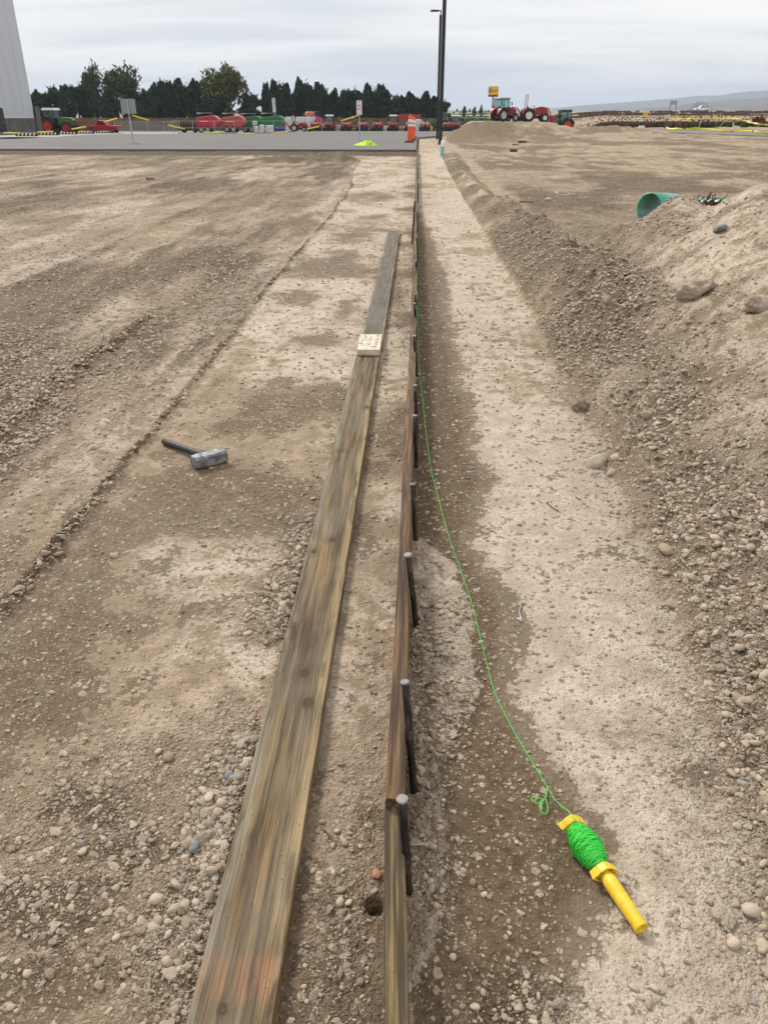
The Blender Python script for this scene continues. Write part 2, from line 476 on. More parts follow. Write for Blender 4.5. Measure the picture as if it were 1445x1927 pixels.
    tr = (np.exp(-((arc - 5.2) / 0.16) ** 2) + np.exp(-((arc - 6.6) / 0.18) ** 2) + 0.7 * np.exp(-((arc - 3.4) / 0.14) ** 2) + 0.6 * np.exp(-((arc - 8.2) / 0.2) ** 2)) * rf
    z = z - 0.05 * tr + 0.03 * np.exp(-((arc - 5.6) / 0.15) ** 2) * rf
    far_band = fbm(x * 0.45, y * 0.30, 141, 6, 0.62) - 0.5
    z = z + rf * 0.10 * (fbm(x * 0.9, y * 0.7, 143, 4, 0.6) - 0.5) * sst(12, 20, y) * (1 - sst(60, 90, y))
    damp = np.maximum(damp, rf * np.clip(0.40 + 4.0 * far_band, 0.05, 0.95) * sst(9, 16, y) * (1 - 0.4 * sst(60, 90, y)))
    damp = np.maximum(damp, 0.6 * tr * sst(10, 15, y))
    damp = np.maximum(damp, lf * np.clip(0.10 + 3.0 * (fbm(x * 0.9, y * 0.30, 151, 6, 0.62) - 0.5) + 1.2 * strk, 0, 0.7))
    # ---- small heaps by the kerb, left
    for hx_, hy_, hz_, hr_ in ((-3.9, 24.6, 0.16, 0.8), (-2.9, 24.9, 0.24, 0.75), (-2.2, 25.0, 0.22, 0.55), (-4.6, 25.2, 0.10, 0.7)):
        d = np.hypot(x - hx_, (y - hy_) * 0.7) / hr_
        b_ = np.clip(1 - d, 0, 1)
        z = z + hz_ * b_ * (1 + 1.0 * mid); coarse = np.maximum(coarse, 0.8 * sst(0, 0.2, b_)); damp = np.maximum(damp, 0.5 * sst(0, 0.3, b_))
    # dark damp backfill against the kerb
    kb = sst(27.4, 28.4, y) * (1 - sst(29.38, 29.5, y)) * sst(0.1, -0.15, x)
    damp = np.maximum(damp, 1.2 * kb); coarse = np.maximum(coarse, 0.5 * kb)
    z = z + 0.075 * kb * sst(28.2, 29.2, y) * (0.8 + 0.8 * (fbm(x * 2.2, y * 2, 93, 3) - 0.3))
    # ---- long mound in front of the tractors
    mc = np.interp(x, [0.5, 1.75, 2.6, 3.4, 4.2, 6.7, 7.8, 9.1, 10.2, 11.8, 13.3, 14.2, 15.6, 18], [-0.3, 0.0, 0.30, 0.56, 0.65, 0.68, 0.59, 0.44, 0.36, 0.47, 0.40, 0.33, 0.12, -0.25])
    mw = np.exp(-((y - 54 - 0.14 * (x - 8)) / 3.4) ** 2) * sst(0.6, 2.2, x) * (1 - sst(15.5, 18, x))
    mp = np.maximum(mc + 0.30 * (fbm(x * 1.3, y * 0.9, 161, 5, 0.6) - 0.5) - z, 0) * mw
    z = z + mp
    damp = np.maximum(damp, 0.5 * sst(0.1, 0.4, mp) * np.clip(0.6 + 2 * (fbm(x * 0.5, y * 0.5, 171, 4) - 0.5), 0, 1))
    # field berm that the near pole stands behind
    bm_ = np.exp(-((x - 1.9) / 0.8) ** 2 - ((y - 36) / 9.0) ** 2) * 0.14
    z = z + bm_ * (1 + mid)
    # ---- lot: ground tucks under the paving
    under = sst(29.35, 29.5, y) * sst(0.02, -0.06, x) * (1 - sst(160, 172, y))
    z = z - under * 0.16
    # right of the paving the dirt stays level with it
    side = sst(0.0, 0.1, x) * (1 - sst(3, 7, x)) * sst(29, 31, y) * (1 - sst(100, 130, y))
    z = z + side * 0.0035 * np.maximum(y - 29, 0)
    # ---- fine relief, everywhere near
    rough = 0.25 + 0.9 * coarse
    z = z + dist_ok * rough * (0.020 * fine * near + 0.013 * clod) * (1 - 0.6 * np.clip(wet, 0, 1))
    pale = (1 - lf) * (1 - ih) * (1 - inr) * sst(1.0, 0.72, x) * np.clip(np.where(x > 0, 0.80, 0.58) + 2.6 * (fbm(x * 1.6, y * 0.9, 191, 5, 0.6) - 0.5), 0, 1) * (1 - 0.8 * coarse) * (1 - 0.5 * sst(29, 33, y))
    pale = pale * (0.55 + 0.45 * np.maximum(sst(0.0, 0.15, x), sst(2.2, 4.5, y)))
    pale = np.maximum(pale, 0.5 * np.exp(-((x - gx + 0.2) / 0.16) ** 2) * sst(2.0, 3.0, y))
    pale = np.maximum(pale, lf * np.clip(0.30 + 1.6 * (fbm(x * 1.4, y * 0.4, 193, 5, 0.6) - 0.5), 0, 0.7) * (1 - 0.5 * coarse))
    pale = np.maximum(pale, ih * 0.62 * (1 - 0.8 * coarse) * np.clip(0.8 + 1.6 * rill, 0.3, 1))
    pale = np.maximum(pale, inr * 0.60 * sst(0.35, 0.9, wr) * (1 - 0.5 * coarse))
    deep = np.clip(np.maximum(np.maximum(wet, kb), 0.84), 0, 1)
    pink = np.clip(0.5 + 1.6 * (fbm(x * 0.7, y * 0.5, 181, 3) - 0.5), 0, 1)
    return z, np.clip(damp, 0, 1), np.clip(coarse, 0, 1), pink, pale, deep

def axis(segs):
    out = [segs[0][0]]
    for a, b, f in segs:
        p = a
        while p < b - 1e-9:
            p = p + f(p)
            out.append(min(p, b))
    return np.array(out)

xs_r = axis([(0, 1.4, lambda p: 0.009), (1.4, 5500, lambda p: 0.009 + 0.022 * (p - 1.4))])
xs = np.concatenate([-xs_r[:0:-1], xs_r])
YMAX = 9000
ys = axis([(-60, -4, lambda p: 6.0), (-4, 0.4, lambda p: 0.25), (0.4, 1.15, lambda p: 0.0075), (1.15, 29.2, lambda p: 0.0072 * p),
           (29.2, 29.6, lambda p: 0.06), (29.6, 70, lambda p: 0.012 * p), (70, 9000, lambda p: 0.035 * p)])
GX, GY = np.meshgrid(xs, ys)
gx_, gy_ = GX.ravel(), GY.ravel()
gz_, gd_, gc_, gp_, gl_, ge_ = terrain(gx_, gy_)
nx, ny = len(xs), len(ys)
ii = (np.arange(ny - 1)[:, None] * nx + np.arange(nx - 1)[None, :]).ravel()
quads = np.stack([ii, ii + 1, ii + nx + 1, ii + nx], 1)

def dirt_material():
    t = NT('dirt')
    pos = t.n('NewGeometry').outputs['Position']
    damp, coarse, pink = t.attr('damp'), t.attr('coarse'), t.attr('pink')
    n1 = t.noise(pos, 8, 5, 0.66)
    n2 = t.noise(pos, 45, 4, 0.66)
    n3 = t.noise(pos, 190, 3, 0.65)
    n4 = t.noise(t.mapping(pos, (1.5, 0.8, 1.0)), 1.3, 4, 0.6)
    pale, deep = t.attr('pale'), t.attr('deep')
    dry = t.mix(t.smooth(n1, 0.38, 0.63), (0.300, 0.222, 0.148), (0.550, 0.436, 0.312))
    dry = t.mix(t.math('MULTIPLY', pink, 0.30), dry, (0.44, 0.325, 0.232))
    pl = t.mix(t.smooth(n1, 0.38, 0.62), (0.480, 0.388, 0.294), (0.660, 0.560, 0.446))
    dry = t.mix(t.math('MULTIPLY', t.smooth(n4, 0.42, 0.62), 0.50), dry, (0.285, 0.208, 0.132))
    dry = t.mix(t.smooth(t.math('ADD', t.math('ADD', pale, t.math('MULTIPLY', t.math('SUBTRACT', n2, 0.5), 1.4)), t.math('MULTIPLY', t.math('SUBTRACT', n1, 0.5), 1.8)), 0.28, 0.60), dry, pl)
    dry = t.mix(t.math('MULTIPLY', t.smooth(n2, 0.56, 0.72), 0.40), dry, (0.67, 0.56, 0.43))
    dry = t.mix(t.math('MULTIPLY', coarse, 0.40), dry, (0.345, 0.262, 0.176))
    wetc = t.mix(t.smooth(n2, 0.3, 0.7), (0.098, 0.066, 0.037), (0.190, 0.132, 0.077))
    d = t.math('ADD', damp, t.math('MULTIPLY', t.math('SUBTRACT', n1, 0.5), 2.3))
    d = t.math('ADD', d, t.math('MULTIPLY', t.math('SUBTRACT', n2, 0.5), 1.3))
    d = t.math('ADD', d, t.math('MULTIPLY', t.math('SUBTRACT', n4, 0.5), 1.2))
    d = t.smooth(d, 0.27, 0.52)
    # pale pebbles trodden flush into the damp surface
    wp = t.n('VectorMath', operation='ADD'); t.link(pos, wp.inputs[0])
    wv = t.n('TexNoise'); t.link(pos, wv.inputs['Vector']); wv.inputs['Scale'].default_value = 60; wv.inputs['Detail'].default_value = 2
    ws = t.n('VectorMath', operation='SCALE'); t.link(wv.outputs['Color'], ws.inputs[0]); ws.inputs['Scale'].default_value = 0.014
    t.link(ws.outputs[0], wp.inputs[1])
    v = t.vor(wp.outputs[0], 44)
    vr = t.n('SeparateColor'); t.link(v.outputs['Color'], vr.inputs[0])
    rad = t.math('MULTIPLY', t.math('POWER', vr.outputs[0], 1.7), t.math('MULTIPLY_ADD', t.smooth(n1, 0.42, 0.60), 0.40, 0.16))
    spot = t.smooth(t.math('SUBTRACT', rad, v.outputs['Distance']), -0.02, 0.05)
    v2 = t.vor(wp.outputs[0], 125)
    vr2 = t.n('SeparateColor'); t.link(v2.outputs['Color'], vr2.inputs[0])
    spot2 = t.smooth(t.math('SUBTRACT', t.math('MULTIPLY', t.math('POWER', vr2.outputs[1], 1.6), 0.46), v2.outputs['Distance']), -0.03, 0.05)
    c = t.mix(t.math('MULTIPLY', d, deep), dry, wetc)
    peb = t.mix(vr.outputs[2], (0.46, 0.365, 0.26), (0.68, 0.565, 0.43))
    c = t.mix(t.math('MULTIPLY', spot, 0.80), c, peb)
    c = t.mix(t.math('MULTIPLY', spot2, 0.6), c, t.mix(vr2.outputs[0], (0.20, 0.155, 0.11), (0.58, 0.49, 0.385)))
    c = t.mix(t.math('MULTIPLY', t.smooth(n3, 0.40, 0.66), 0.35), c, t.mix(0.6, c, (0.20, 0.15, 0.105)))
    h = t.math('ADD', t.math('MULTIPLY', n2, t.math('MULTIPLY_ADD', coarse, 0.75, 0.34)), t.math('MULTIPLY', n3, t.math('MULTIPLY_ADD', coarse, 0.25, 0.20)))
    rel = t.math('MULTIPLY_ADD', coarse, 0.85, 0.09)
    h = t.math('SUBTRACT', h, t.math('MULTIPLY', v2.outputs['Distance'], rel))
    h = t.math('SUBTRACT', h, t.math('MULTIPLY', v.outputs['Distance'], t.math('MULTIPLY', rel, 0.9)))
    h = t.math('ADD', h, t.math('MULTIPLY', spot, 0.10))
    nb = t.bump(h, 1.0, 0.030)
    t.set(Base_Color=c, Roughness=t.math('MULTIPLY_ADD', d, -0.10, 0.95), Normal=nb)
    t.b.inputs['Specular IOR Level'].default_value = 0.22
    return t.m
M_DIRT = dirt_material()
me = np_mesh('ground', np.stack([gx_, gy_, gz_], 1), quads, M_DIRT)
for nm, arr in (('damp', gd_), ('coarse', gc_), ('pink', gp_), ('pale', gl_), ('deep', ge_)):
    a = me.attributes.new(nm, 'FLOAT', 'POINT'); a.data.foreach_set('value', arr.astype(np.float32))
ground = bpy.data.objects.new('ground', me); COL.objects.link(ground)
tag(ground, kind='structure')

def gz(x, y):
    z = terrain(np.array([float(x)]), np.array([float(y)]))[0]
    return float(z[0])

# ---- stones
def stone_mesh(name, seed, sub=2, jag=0.25, flat=0.7, mat=None, cuts=5, smooth=True):
    bm = bmesh.new()
    bmesh.ops.create_icosphere(bm, subdivisions=sub, radius=1.0)
    rs = random.Random(seed)
    off = Vector((rs.uniform(-50, 50), rs.uniform(-50, 50), rs.uniform(-50, 50)))
    planes = []
    for _ in range(cuts):
        n = Vector((rs.gauss(0, 1), rs.gauss(0, 1), rs.gauss(0, 1))).normalized()
        planes.append((n, rs.uniform(0.62, 0.9)))
    sx, sy = rs.uniform(0.85, 1.3), rs.uniform(0.75, 1.05)
    for v in bm.verts:
        p = v.co.normalized()
        r = 1 + jag * mnoise.noise(p * 1.3 + off) + jag * 0.5 * mnoise.noise(p * 3.1 + off)
        q = p * r
        for n, d in planes:
            k = q.dot(n) - d
            if k > 0: q = q - n * k * 0.85
        v.co = Vector((q.x * sx, q.y * sy, q.z * flat))
    me = bpy.data.meshes.new(name)
    bm.to_mesh(me); bm.free()
    me.polygons.foreach_set('use_smooth', [smooth] * len(me.polygons))
    if mat: me.materials.append(mat)
    return me

def stone_material(name, stops, bump=0.004, dust=0.35):
    t = NT(name)
    oi = t.n('ObjectInfo').outputs['Random']
    pos = t.n('NewGeometry').outputs['Position']
    co = t.n('TexCoord').outputs['Object']
    c = t.ramp(oi, stops)
    n = t.noise(co, 2.2, 5, 0.62)
    nf = t.noise(pos, 260, 3, 0.6)
    c = t.mix(t.smooth(n, 0.3, 0.75), c, t.mix(0.55, c, (0.50, 0.43, 0.34)))
    c = t.mix(t.math('MULTIPLY', t.smooth(nf, 0.45, 0.75), dust), c, (0.40, 0.315, 0.225))
    t.set(Base_Color=c, Roughness=0.9, Normal=t.bump(t.math('ADD', nf, t.math('MULTIPLY', n, 0.8)), 0.5, bump))
    t.b.inputs['Specular IOR Level'].default_value = 0.25
    return t.m
M_STONE = stone_material('river_stone', [(0.0, (0.22, 0.160, 0.105)), (0.25, (0.33, 0.252, 0.172)), (0.5, (0.42, 0.330, 0.232)), (0.72, (0.51, 0.412, 0.300)),
                                         (0.90, (0.54, 0.455, 0.35)), (0.955, (0.36, 0.33, 0.30)), (1.0, (0.20, 0.205, 0.21))])
M_CLOD = stone_material('soil_clod', [(0.0, (0.20, 0.155, 0.11)), (0.5, (0.355, 0.282, 0.205)), (1.0, (0.46, 0.375, 0.28))], 0.006, 0.2)

def proto_collection(nm, mat, jag, cuts, flat, n, smooth):
    c = bpy.data.collections.new(nm)
    for k in range(n):
        o = bpy.data.objects.new('%s_shape' % nm, stone_mesh('%s_shape' % nm, k * 7 + len(nm), 2, jag, flat * random.uniform(0.85, 1.2), mat, cuts, smooth))
        c.objects.link(o)
    return c
C_PEB = proto_collection('pebble', M_STONE, 0.32, 7, 0.70, 10, True)
C_CLD = proto_collection('clod', M_CLOD, 0.55, 3, 0.75, 6, False)

def scatter_group(nm, coll):
    ng = bpy.data.node_groups.new(nm, 'GeometryNodeTree')
    ng.interface.new_socket('Geometry', in_out='INPUT', socket_type='NodeSocketGeometry')
    ng.interface.new_socket('Geometry', in_out='OUTPUT', socket_type='NodeSocketGeometry')
    N = ng.nodes.new
    gi, go = N('NodeGroupInput'), N('NodeGroupOutput')
    ci = N('GeometryNodeCollectionInfo'); ci.inputs['Collection'].default_value = coll
    ci.inputs['Separate Children'].default_value = True; ci.inputs['Reset Children'].default_value = True
    ip = N('GeometryNodeInstanceOnPoints'); ip.inputs['Pick Instance'].default_value = True
    def named(n, ty):
        a = N('GeometryNodeInputNamedAttribute'); a.data_type = ty; a.inputs['Name'].default_value = n
        return [o for o in a.outputs if o.enabled and o.name == 'Attribute'][0]
    L = ng.links.new
    L(gi.outputs[0], ip.inputs['Points']); L(ci.outputs[0], ip.inputs['Instance'])
    L(named('which', 'INT'), ip.inputs['Instance Index'])
    e2r = N('FunctionNodeEulerToRotation'); L(named('spin', 'FLOAT_VECTOR'), e2r.inputs[0])
    L(e2r.outputs[0], ip.inputs['Rotation'])
    L(named('size', 'FLOAT_VECTOR'), ip.inputs['Scale'])
    L(ip.outputs[0], go.inputs[0])
    return ng

def points_object(nm, co, rot, scl, which, coll):
    me = bpy.data.meshes.new(nm)
    me.vertices.add(len(co)); me.vertices.foreach_set('co', co.astype(np.float32).ravel())
    for n, ty, arr in (('spin', 'FLOAT_VECTOR', rot), ('size', 'FLOAT_VECTOR', scl)):
        a = me.attributes.new(n, ty, 'POINT'); a.data.foreach_set('vector', arr.astype(np.float32).ravel())
    a = me.attributes.new('which', 'INT', 'POINT'); a.data.foreach_set('value', which.astype(np.int32))
    o = bpy.data.objects.new(nm, me); COL.objects.link(o); o.parent = ground
    md = o.modifiers.new('scatter', 'NODES'); md.node_group = scatter_group(nm, coll)
    tag(o, kind='stuff')
    return o

def in_board(x, y, r):
    b = (x > -0.048 - r) & (x < 0.006 + r) & (y < 29.5)
    p = (x > -0.350 - r) & (x < -0.198 + r) & (y < 10.0)
    h = (np.abs(x + 0.97) < 0.26) & (np.abs(y - 3.05) < 0.22)
    w = (np.abs(x - 0.39) < 0.09 + r) & (np.abs(y - 1.04) < 0.16)
    return b | p | h | w

def scatter(n_try, k_min, dens, cap, seed, bias=0.06, power=1.9):
    rg = np.random.default_rng(seed)
    # area-uniform in log distance, so that the count per metre squared falls off with distance squared
    ly = rg.uniform(math.log(0.5), math.log(33.0), n_try)
    y = np.exp(ly)
    half = 0.62 * y + 0.75
    x = rg.uniform(-1, 1, n_try) * half + 0.02 * y
    keep = rg.uniform(0, 1, n_try) < np.minimum(1.0, (0.62 + 0.75 / y) / 1.4)
    z, d, c = terrain(x, y)[:3]
    keep &= rg.uniform(0, 1, n_try) < np.clip(bias + dens * c ** 1.5, 0, 1)
    keep &= ~((y > 29.2) & (x < 0.1))
    x, y, z, c = x[keep], y[keep], z[keep], c[keep]
    u = rg.uniform(0, 1, len(x))
    r = k_min * np.maximum(y, 0.7) * np.maximum(u, 1e-4) ** (-1 / power)
    r = np.where(r > cap, cap * rg.uniform(0.3, 1.0, len(x)), r)
    r = np.minimum(r, 0.0038 + 0.0105 * c + 0.0015 * y)
    ok = ~in_board(x, y, r)
    return x[ok], y[ok], z[ok], r[ok], c[ok], rg

def to_attrs(x, y, z, r, rg, nproto, sink=0.15):
    n = len(x)
    rot = np.stack([rg.normal(0, 0.35, n), rg.normal(0, 0.35, n), rg.uniform(0, 6.283, n)], 1)
    s = np.stack([r * rg.uniform(0.85, 1.25, n), r * rg.uniform(0.8, 1.1, n), r * rg.uniform(0.75, 1.1, n)], 1)
    co = np.stack([x, y, z + r * (sink + rg.uniform(-0.35, 0.15, n))], 1)
    return co, rot, s, rg.integers(0, nproto, n)

px_, py_, pz_, pr_, pc_, rg_ = scatter(330000, 0.0017, 0.95, 0.017, 5, 0.05, 2.2)
# the 300 stones that show largest are stones of their own
app = pr_ / np.hypot(np.hypot(px_, py_), 1.35)
vis = (np.abs(px_ + 0.035 * py_) < 0.44 * py_ + 0.12) & (py_ > 0.72)
order = np.argsort(-(app * vis))
big_i, small_i = order[:260], order[260:]
points_object('pebbles', *to_attrs(px_[small_i], py_[small_i], pz_[small_i], pr_[small_i], rg_, 10), C_PEB)
cx_, cy_, cz_, cr_, cc_, rg2 = scatter(330000, 0.0015, 0.95, 0.014, 9, 0.10)
points_object('soil_crumbs', *to_attrs(cx_, cy_, cz_, cr_, rg2, 6, 0.05), C_CLD)

STONE_SHAPES = [stone_mesh('stone', 100 + k, 2, 0.2, random.uniform(0.55, 0.8), M_STONE, 5, True) for k in range(10)]
co, rot, s, wh = to_attrs(px_[big_i], py_[big_i], pz_[big_i], pr_[big_i], rg_, 10, 0.2)
# stones placed where the photograph shows the clearest ones: x, y, radius
HAND = [(-0.56,1.315,0.017),(-0.475,0.945,0.017),(-0.62,0.80,0.013),(-0.54,0.825,0.011),(-0.525,0.782,0.012),(-1.20,2.22,0.021),(-1.01,2.215,0.018),
        (-0.08,1.775,0.009),(0.72,1.245,0.017),(0.735,1.30,0.013),(0.66,0.97,0.021),(0.70,0.985,0.014),(0.60,0.90,0.016),(0.655,0.90,0.015),(0.695,0.935,0.017),
        (0.40,0.815,0.010),(0.42,0.79,0.012),(0.435,0.815,0.010),(0.455,0.845,0.009),(0.125,0.775,0.008),(0.14,0.80,0.007),(0.09,0.86,0.009),(0.135,1.015,0.010),
        (0.155,0.99,0.008),(0.165,0.985,0.007),(0.29,1.62,0.011),(0.33,1.9,0.012),(0.24,1.72,0.010),(-0.72,2.3,0.013),(-0.85,2.95,0.013),(-0.45,1.07,0.013),
        (-0.48,0.88,0.009),(-0.44,0.90,0.010),(-0.66,1.05,0.012),(0.87,2.36,0.024),(0.86,2.27,0.034),(0.92,2.29,0.02),(0.98,2.2,0.021),(1.05,2.1,0.024),(0.80,1.97,0.022)]
for i in range(len(co) + len(HAND)):
    o = bpy.data.objects.new('stone', STONE_SHAPES[i % 10]); COL.objects.link(o); o.parent = ground
    if i < len(co):
        o.location = co[i]; o.rotation_euler = rot[i]; o.scale = s[i]
    else:
        x, y, r = HAND[i - len(co)]; r *= 0.85
        o.location = (x, y, gz(x, y) + r * 0.3); o.rotation_euler = (0.2 * math.sin(i), 0.2 * math.cos(i * 3), i * 1.7)
        o.scale = (r * 1.15, r * 0.95, r * 0.95)

# ================================================================== FORMWORK AND TOOLS (near)
def wood_material(name, dark, mid, light, grey, grey_amt, knots=(), paint=None, edge=None, stretch=1.0, grain=1.0, wet=0.0):
    """sawn softwood, grain along local Y; knots = (x, y, r); paint = (y0, y1); edge = (x0, x1) paler rim"""
    t = NT(name)
    co = t.n('TexCoord').outputs['Object']
    info = t.n('ObjectInfo').outputs['Random']
    sh = t.n('CombineXYZ'); t.link(t.math('MULTIPLY', info, 37.0), sh.inputs[1]); t.link(t.math('MULTIPLY', info, 3.0), sh.inputs[0])
    ad = t.n('VectorMath', operation='ADD'); t.link(co, ad.inputs[0]); t.link(sh.outputs[0], ad.inputs[1])
    p = ad.outputs[0]
    sep = t.n('SeparateXYZ'); t.link(co, sep.inputs[0])
    kd = None
    for kx, ky, kr in knots:
        dx = t.math('DIVIDE', t.math('SUBTRACT', sep.outputs[0], kx), kr)
        dy = t.math('DIVIDE', t.math('SUBTRACT', sep.outputs[1], ky), kr * 1.35)
        q = t.math('SQRT', t.math('ADD', t.math('MULTIPLY', dx, dx), t.math('MULTIPLY', dy, dy)))
        kd = q if kd is None else t.math('MINIMUM', kd, q)
    warp = t.noise(t.mapping(p, (7 * stretch, 1.1, 7)), 1.0, 3, 0.5)
    xw = t.math('MULTIPLY_ADD', t.math('SUBTRACT', warp, 0.5), 0.022, sep.outputs[0])
    if kd is not None:
        xw = t.math('ADD', xw, t.math('MULTIPLY', t.math('POWER', 2.718, t.math('MULTIPLY', kd, -0.9)), 0.012))
    xw = t.math('ADD', xw, t.math('MULTIPLY', info, 1.3))
    cb = t.n('CombineXYZ'); t.link(xw, cb.inputs[0]); t.link(t.math('MULTIPLY', sep.outputs[1], 0.035), cb.inputs[1]); t.link(sep.outputs[2], cb.inputs[2])
    rings = t.noise(cb.outputs[0], 52 * grain, 5, 0.62)
    lines = t.noise(t.mapping(cb.outputs[0], (1, 0.35, 1), (2.2, 0, 0)), 260 * grain, 4, 0.62)
    fib = t.noise(t.mapping(p, (330, 3.0, 330)), 1.0, 4, 0.6)
    blot = t.noise(t.mapping(p, (9, 2.6, 9)), 1.0, 4, 0.6)
    blot2 = t.noise(t.mapping(p, (22, 4.5, 22), (5, 2, 1)), 1.0, 4, 0.6)
    c = t.ramp(t.smooth(rings, 0.36, 0.66), [(0.0, dark), (0.45, mid), (1.0, light)])
    c = t.mix(t.math('MULTIPLY', t.smooth(blot, 0.40, 0.62), grey_amt), c, t.mix(t.smooth(rings, 0.3, 0.7), tuple(g * 0.62 for g in grey), grey))
    c = t.mix(t.math('MULTIPLY', t.smooth(blot2, 0.52, 0.72), 0.60), c, t.mix(0.75, c, dark))
    if edge:
        e = t.math('MULTIPLY', t.smooth(t.math('ADD', sep.outputs[0], t.math('MULTIPLY', t.math('SUBTRACT', blot, 0.5), 0.05)), edge[0], edge[1]), 0.75)
        c = t.mix(t.math('MULTIPLY', e, t.smooth(blot2, 0.40, 0.56)), c, (0.50, 0.37, 0.20))
        e2 = t.math('MULTIPLY', t.smooth(t.math('ADD', sep.outputs[0], t.math('MULTIPLY', t.math('SUBTRACT', blot, 0.5), 0.06)), -edge[0], -edge[1]), 0.8)
        c = t.mix(t.math('MULTIPLY', e2, t.smooth(blot2, 0.38, 0.55)), c, (0.36, 0.335, 0.25))
    if paint:
        f = t.math('MULTIPLY', t.smooth(sep.outputs[1], paint[0], paint[0] + 0.03), t.smooth(sep.outputs[1], paint[1], paint[1] - 0.04))
        f = t.math('MULTIPLY', f, t.smooth(t.math('ADD', rings, t.math('MULTIPLY', blot2, 0.6)), 0.62, 0.86))
        c = t.mix(t.math('MULTIPLY', f, 0.36), c, (0.62, 0.24, 0.13))
    if kd is not None:
        kd = t.math('ADD', kd, t.math('MULTIPLY', t.math('SUBTRACT', t.noise(p, 90, 3, 0.6), 0.5), 0.4))
        kr_ = t.math('SINE', t.math('MULTIPLY', kd, 9.0))
        kc = t.mix(t.smooth(kr_, -0.4, 0.8), (0.05, 0.034, 0.018), (0.155, 0.108, 0.058))
        c = t.mix(t.math('MULTIPLY', t.smooth(kd, 1.25, 0.72), 0.92), c, t.mix(0.45, kc, (0.035, 0.026, 0.016)))
        c = t.mix(t.math('MULTIPLY', t.smooth(kd, 3.6, 0.9), 0.38), c, dark)
    c = t.mix(t.math('MULTIPLY', t.smooth(lines, 0.52, 0.62), 0.72), c, t.mix(0.3, dark, c))
    spk = t.noise(p, 190, 2, 0.5)
    c = t.mix(t.math('MULTIPLY', t.smooth(fib, 0.40, 0.60), 0.62), t.mix(0.55, c, dark), c)
    c = t.mix(t.math('MULTIPLY', t.smooth(spk, 0.66, 0.74), 0.8), c, (0.07, 0.05, 0.03))
    h = t.math('SUBTRACT', t.math('ADD', t.math('MULTIPLY', rings, 0.5), t.math('MULTIPLY', fib, 0.55)), t.math('MULTIPLY', t.smooth(lines, 0.56, 0.68), 0.5))
    h = t.math('ADD', h, t.math('MULTIPLY', blot2, 0.3))
    t.set(Base_Color=c, Roughness=t.math('MULTIPLY_ADD', fib, 0.25, 0.62 - wet), Normal=t.bump(h, 0.55, 0.0022))
    t.b.inputs['Specular IOR Level'].default_value = 0.3
    return t.m

M_PLANK = wood_material('weathered_plank', (0.066, 0.043, 0.021), (0.200, 0.130, 0.062), (0.340, 0.225, 0.104), (0.300, 0.262, 0.182), 0.60,
                        knots=((-0.016, 0.42 - 0.56, 0.009), (-0.03, 0.20, 0.006), (0.030, 0.60, 0.016), (0.006, 0.715, 0.015), (-0.045, 1.34, 0.010), (0.01, 1.42, 0.014), (-0.03, 2.2, 0.011), (0.05, 2.75, 0.012), (0.05, -0.21, 0.013)),
                        paint=(-0.145, -0.03), edge=(0.036, 0.062))
M_PLANK2 = wood_material('grey_plank', (0.085, 0.070, 0.052), (0.165, 0.138, 0.104), (0.235, 0.200, 0.152), (0.24, 0.215, 0.175), 0.7, knots=((0.02, 1.2, 0.012), (-0.03, 3.0, 0.014)), edge=(0.055, 0.068))
M_FORM = wood_material('wet_form_board', (0.045, 0.024, 0.012), (0.140, 0.076, 0.034), (0.36, 0.205, 0.080), (0.13, 0.100, 0.070), 0.35, knots=((0.003, 0.9, 0.008),), stretch=0.5, grain=1.7, wet=0.06)
M_FORM2 = wood_material('old_form_board', (0.042, 0.029, 0.015), (0.135, 0.094, 0.046), (0.37, 0.255, 0.110), (0.14, 0.122, 0.085), 0.5, stretch=0.5, grain=1.5)

def timber(name, x0, x1, y0, y1, z0, z1, mat, label, cat, group=None, yaw=0.0, origin_y=None, bow=0.0, roll=0.0, seg=24, worn=0.0025, seed=0):
    """a sawn board with softened, slightly bruised arrises and a little bow along its length"""
    rs = random.Random(seed)
    L = y1 - y0; n = max(8, int(L * seg / 4) * 2)
    cx, cz = (x0 + x1) / 2, (z0 + z1) / 2
    hx, hz = (x1 - x0) / 2, (z1 - z0) / 2
    b = worn
    prof = [(-hx, -hz + b), (-hx + b, -hz), (hx - b, -hz), (hx, -hz + b), (hx, hz - b), (hx - b, hz), (-hx + b, hz), (-hx, hz - b)]
    v, f = [], []
    oy = y0 if origin_y is None else origin_y
    for i in range(n + 1):
        u = i / n; yy = y0 + L * u
        bx = bow * math.sin(math.pi * u) + 0.0012 * math.sin(yy * 2.3 + seed)
        for k, (px, pz) in enumerate(prof):
            jx = mnoise.noise(Vector((yy * 6, k * 3.1, seed))) * worn * 0.55
            jz = mnoise.noise(Vector((yy * 5, k * 2.7 + 9, seed))) * worn * 0.5
            v.append((px + bx + jx, yy - oy, pz + jz))
    for i in range(n):
        for k in range(8):
            f.append((i * 8 + k, i * 8 + (k + 1) % 8, (i + 1) * 8 + (k + 1) % 8, (i + 1) * 8 + k))
    f.append(tuple(range(8))); f.append(tuple(n * 8 + k for k in range(7, -1, -1)))
    m = MB(); m.add(v, f)
    o = m.build(name, mat, label=label, cat=cat, group=group)
    o.location = (cx, oy, cz); o.rotation_euler = (0, roll, yaw)
    return o

timber('plank', -0.348, -0.208, -0.25, 4.74, 0.002, 0.040, M_PLANK, 'long weathered plank lying flat, nearer of two, with orange paint on its near end', 'plank', origin_y=0.62 + 0.25, seed=3)
timber('plank', -0.341, -0.201, 4.75, 9.97, 0.001, 0.039, M_PLANK2, 'dark grey plank lying flat beyond the pale splice block', 'plank', yaw=0.0, seed=4)

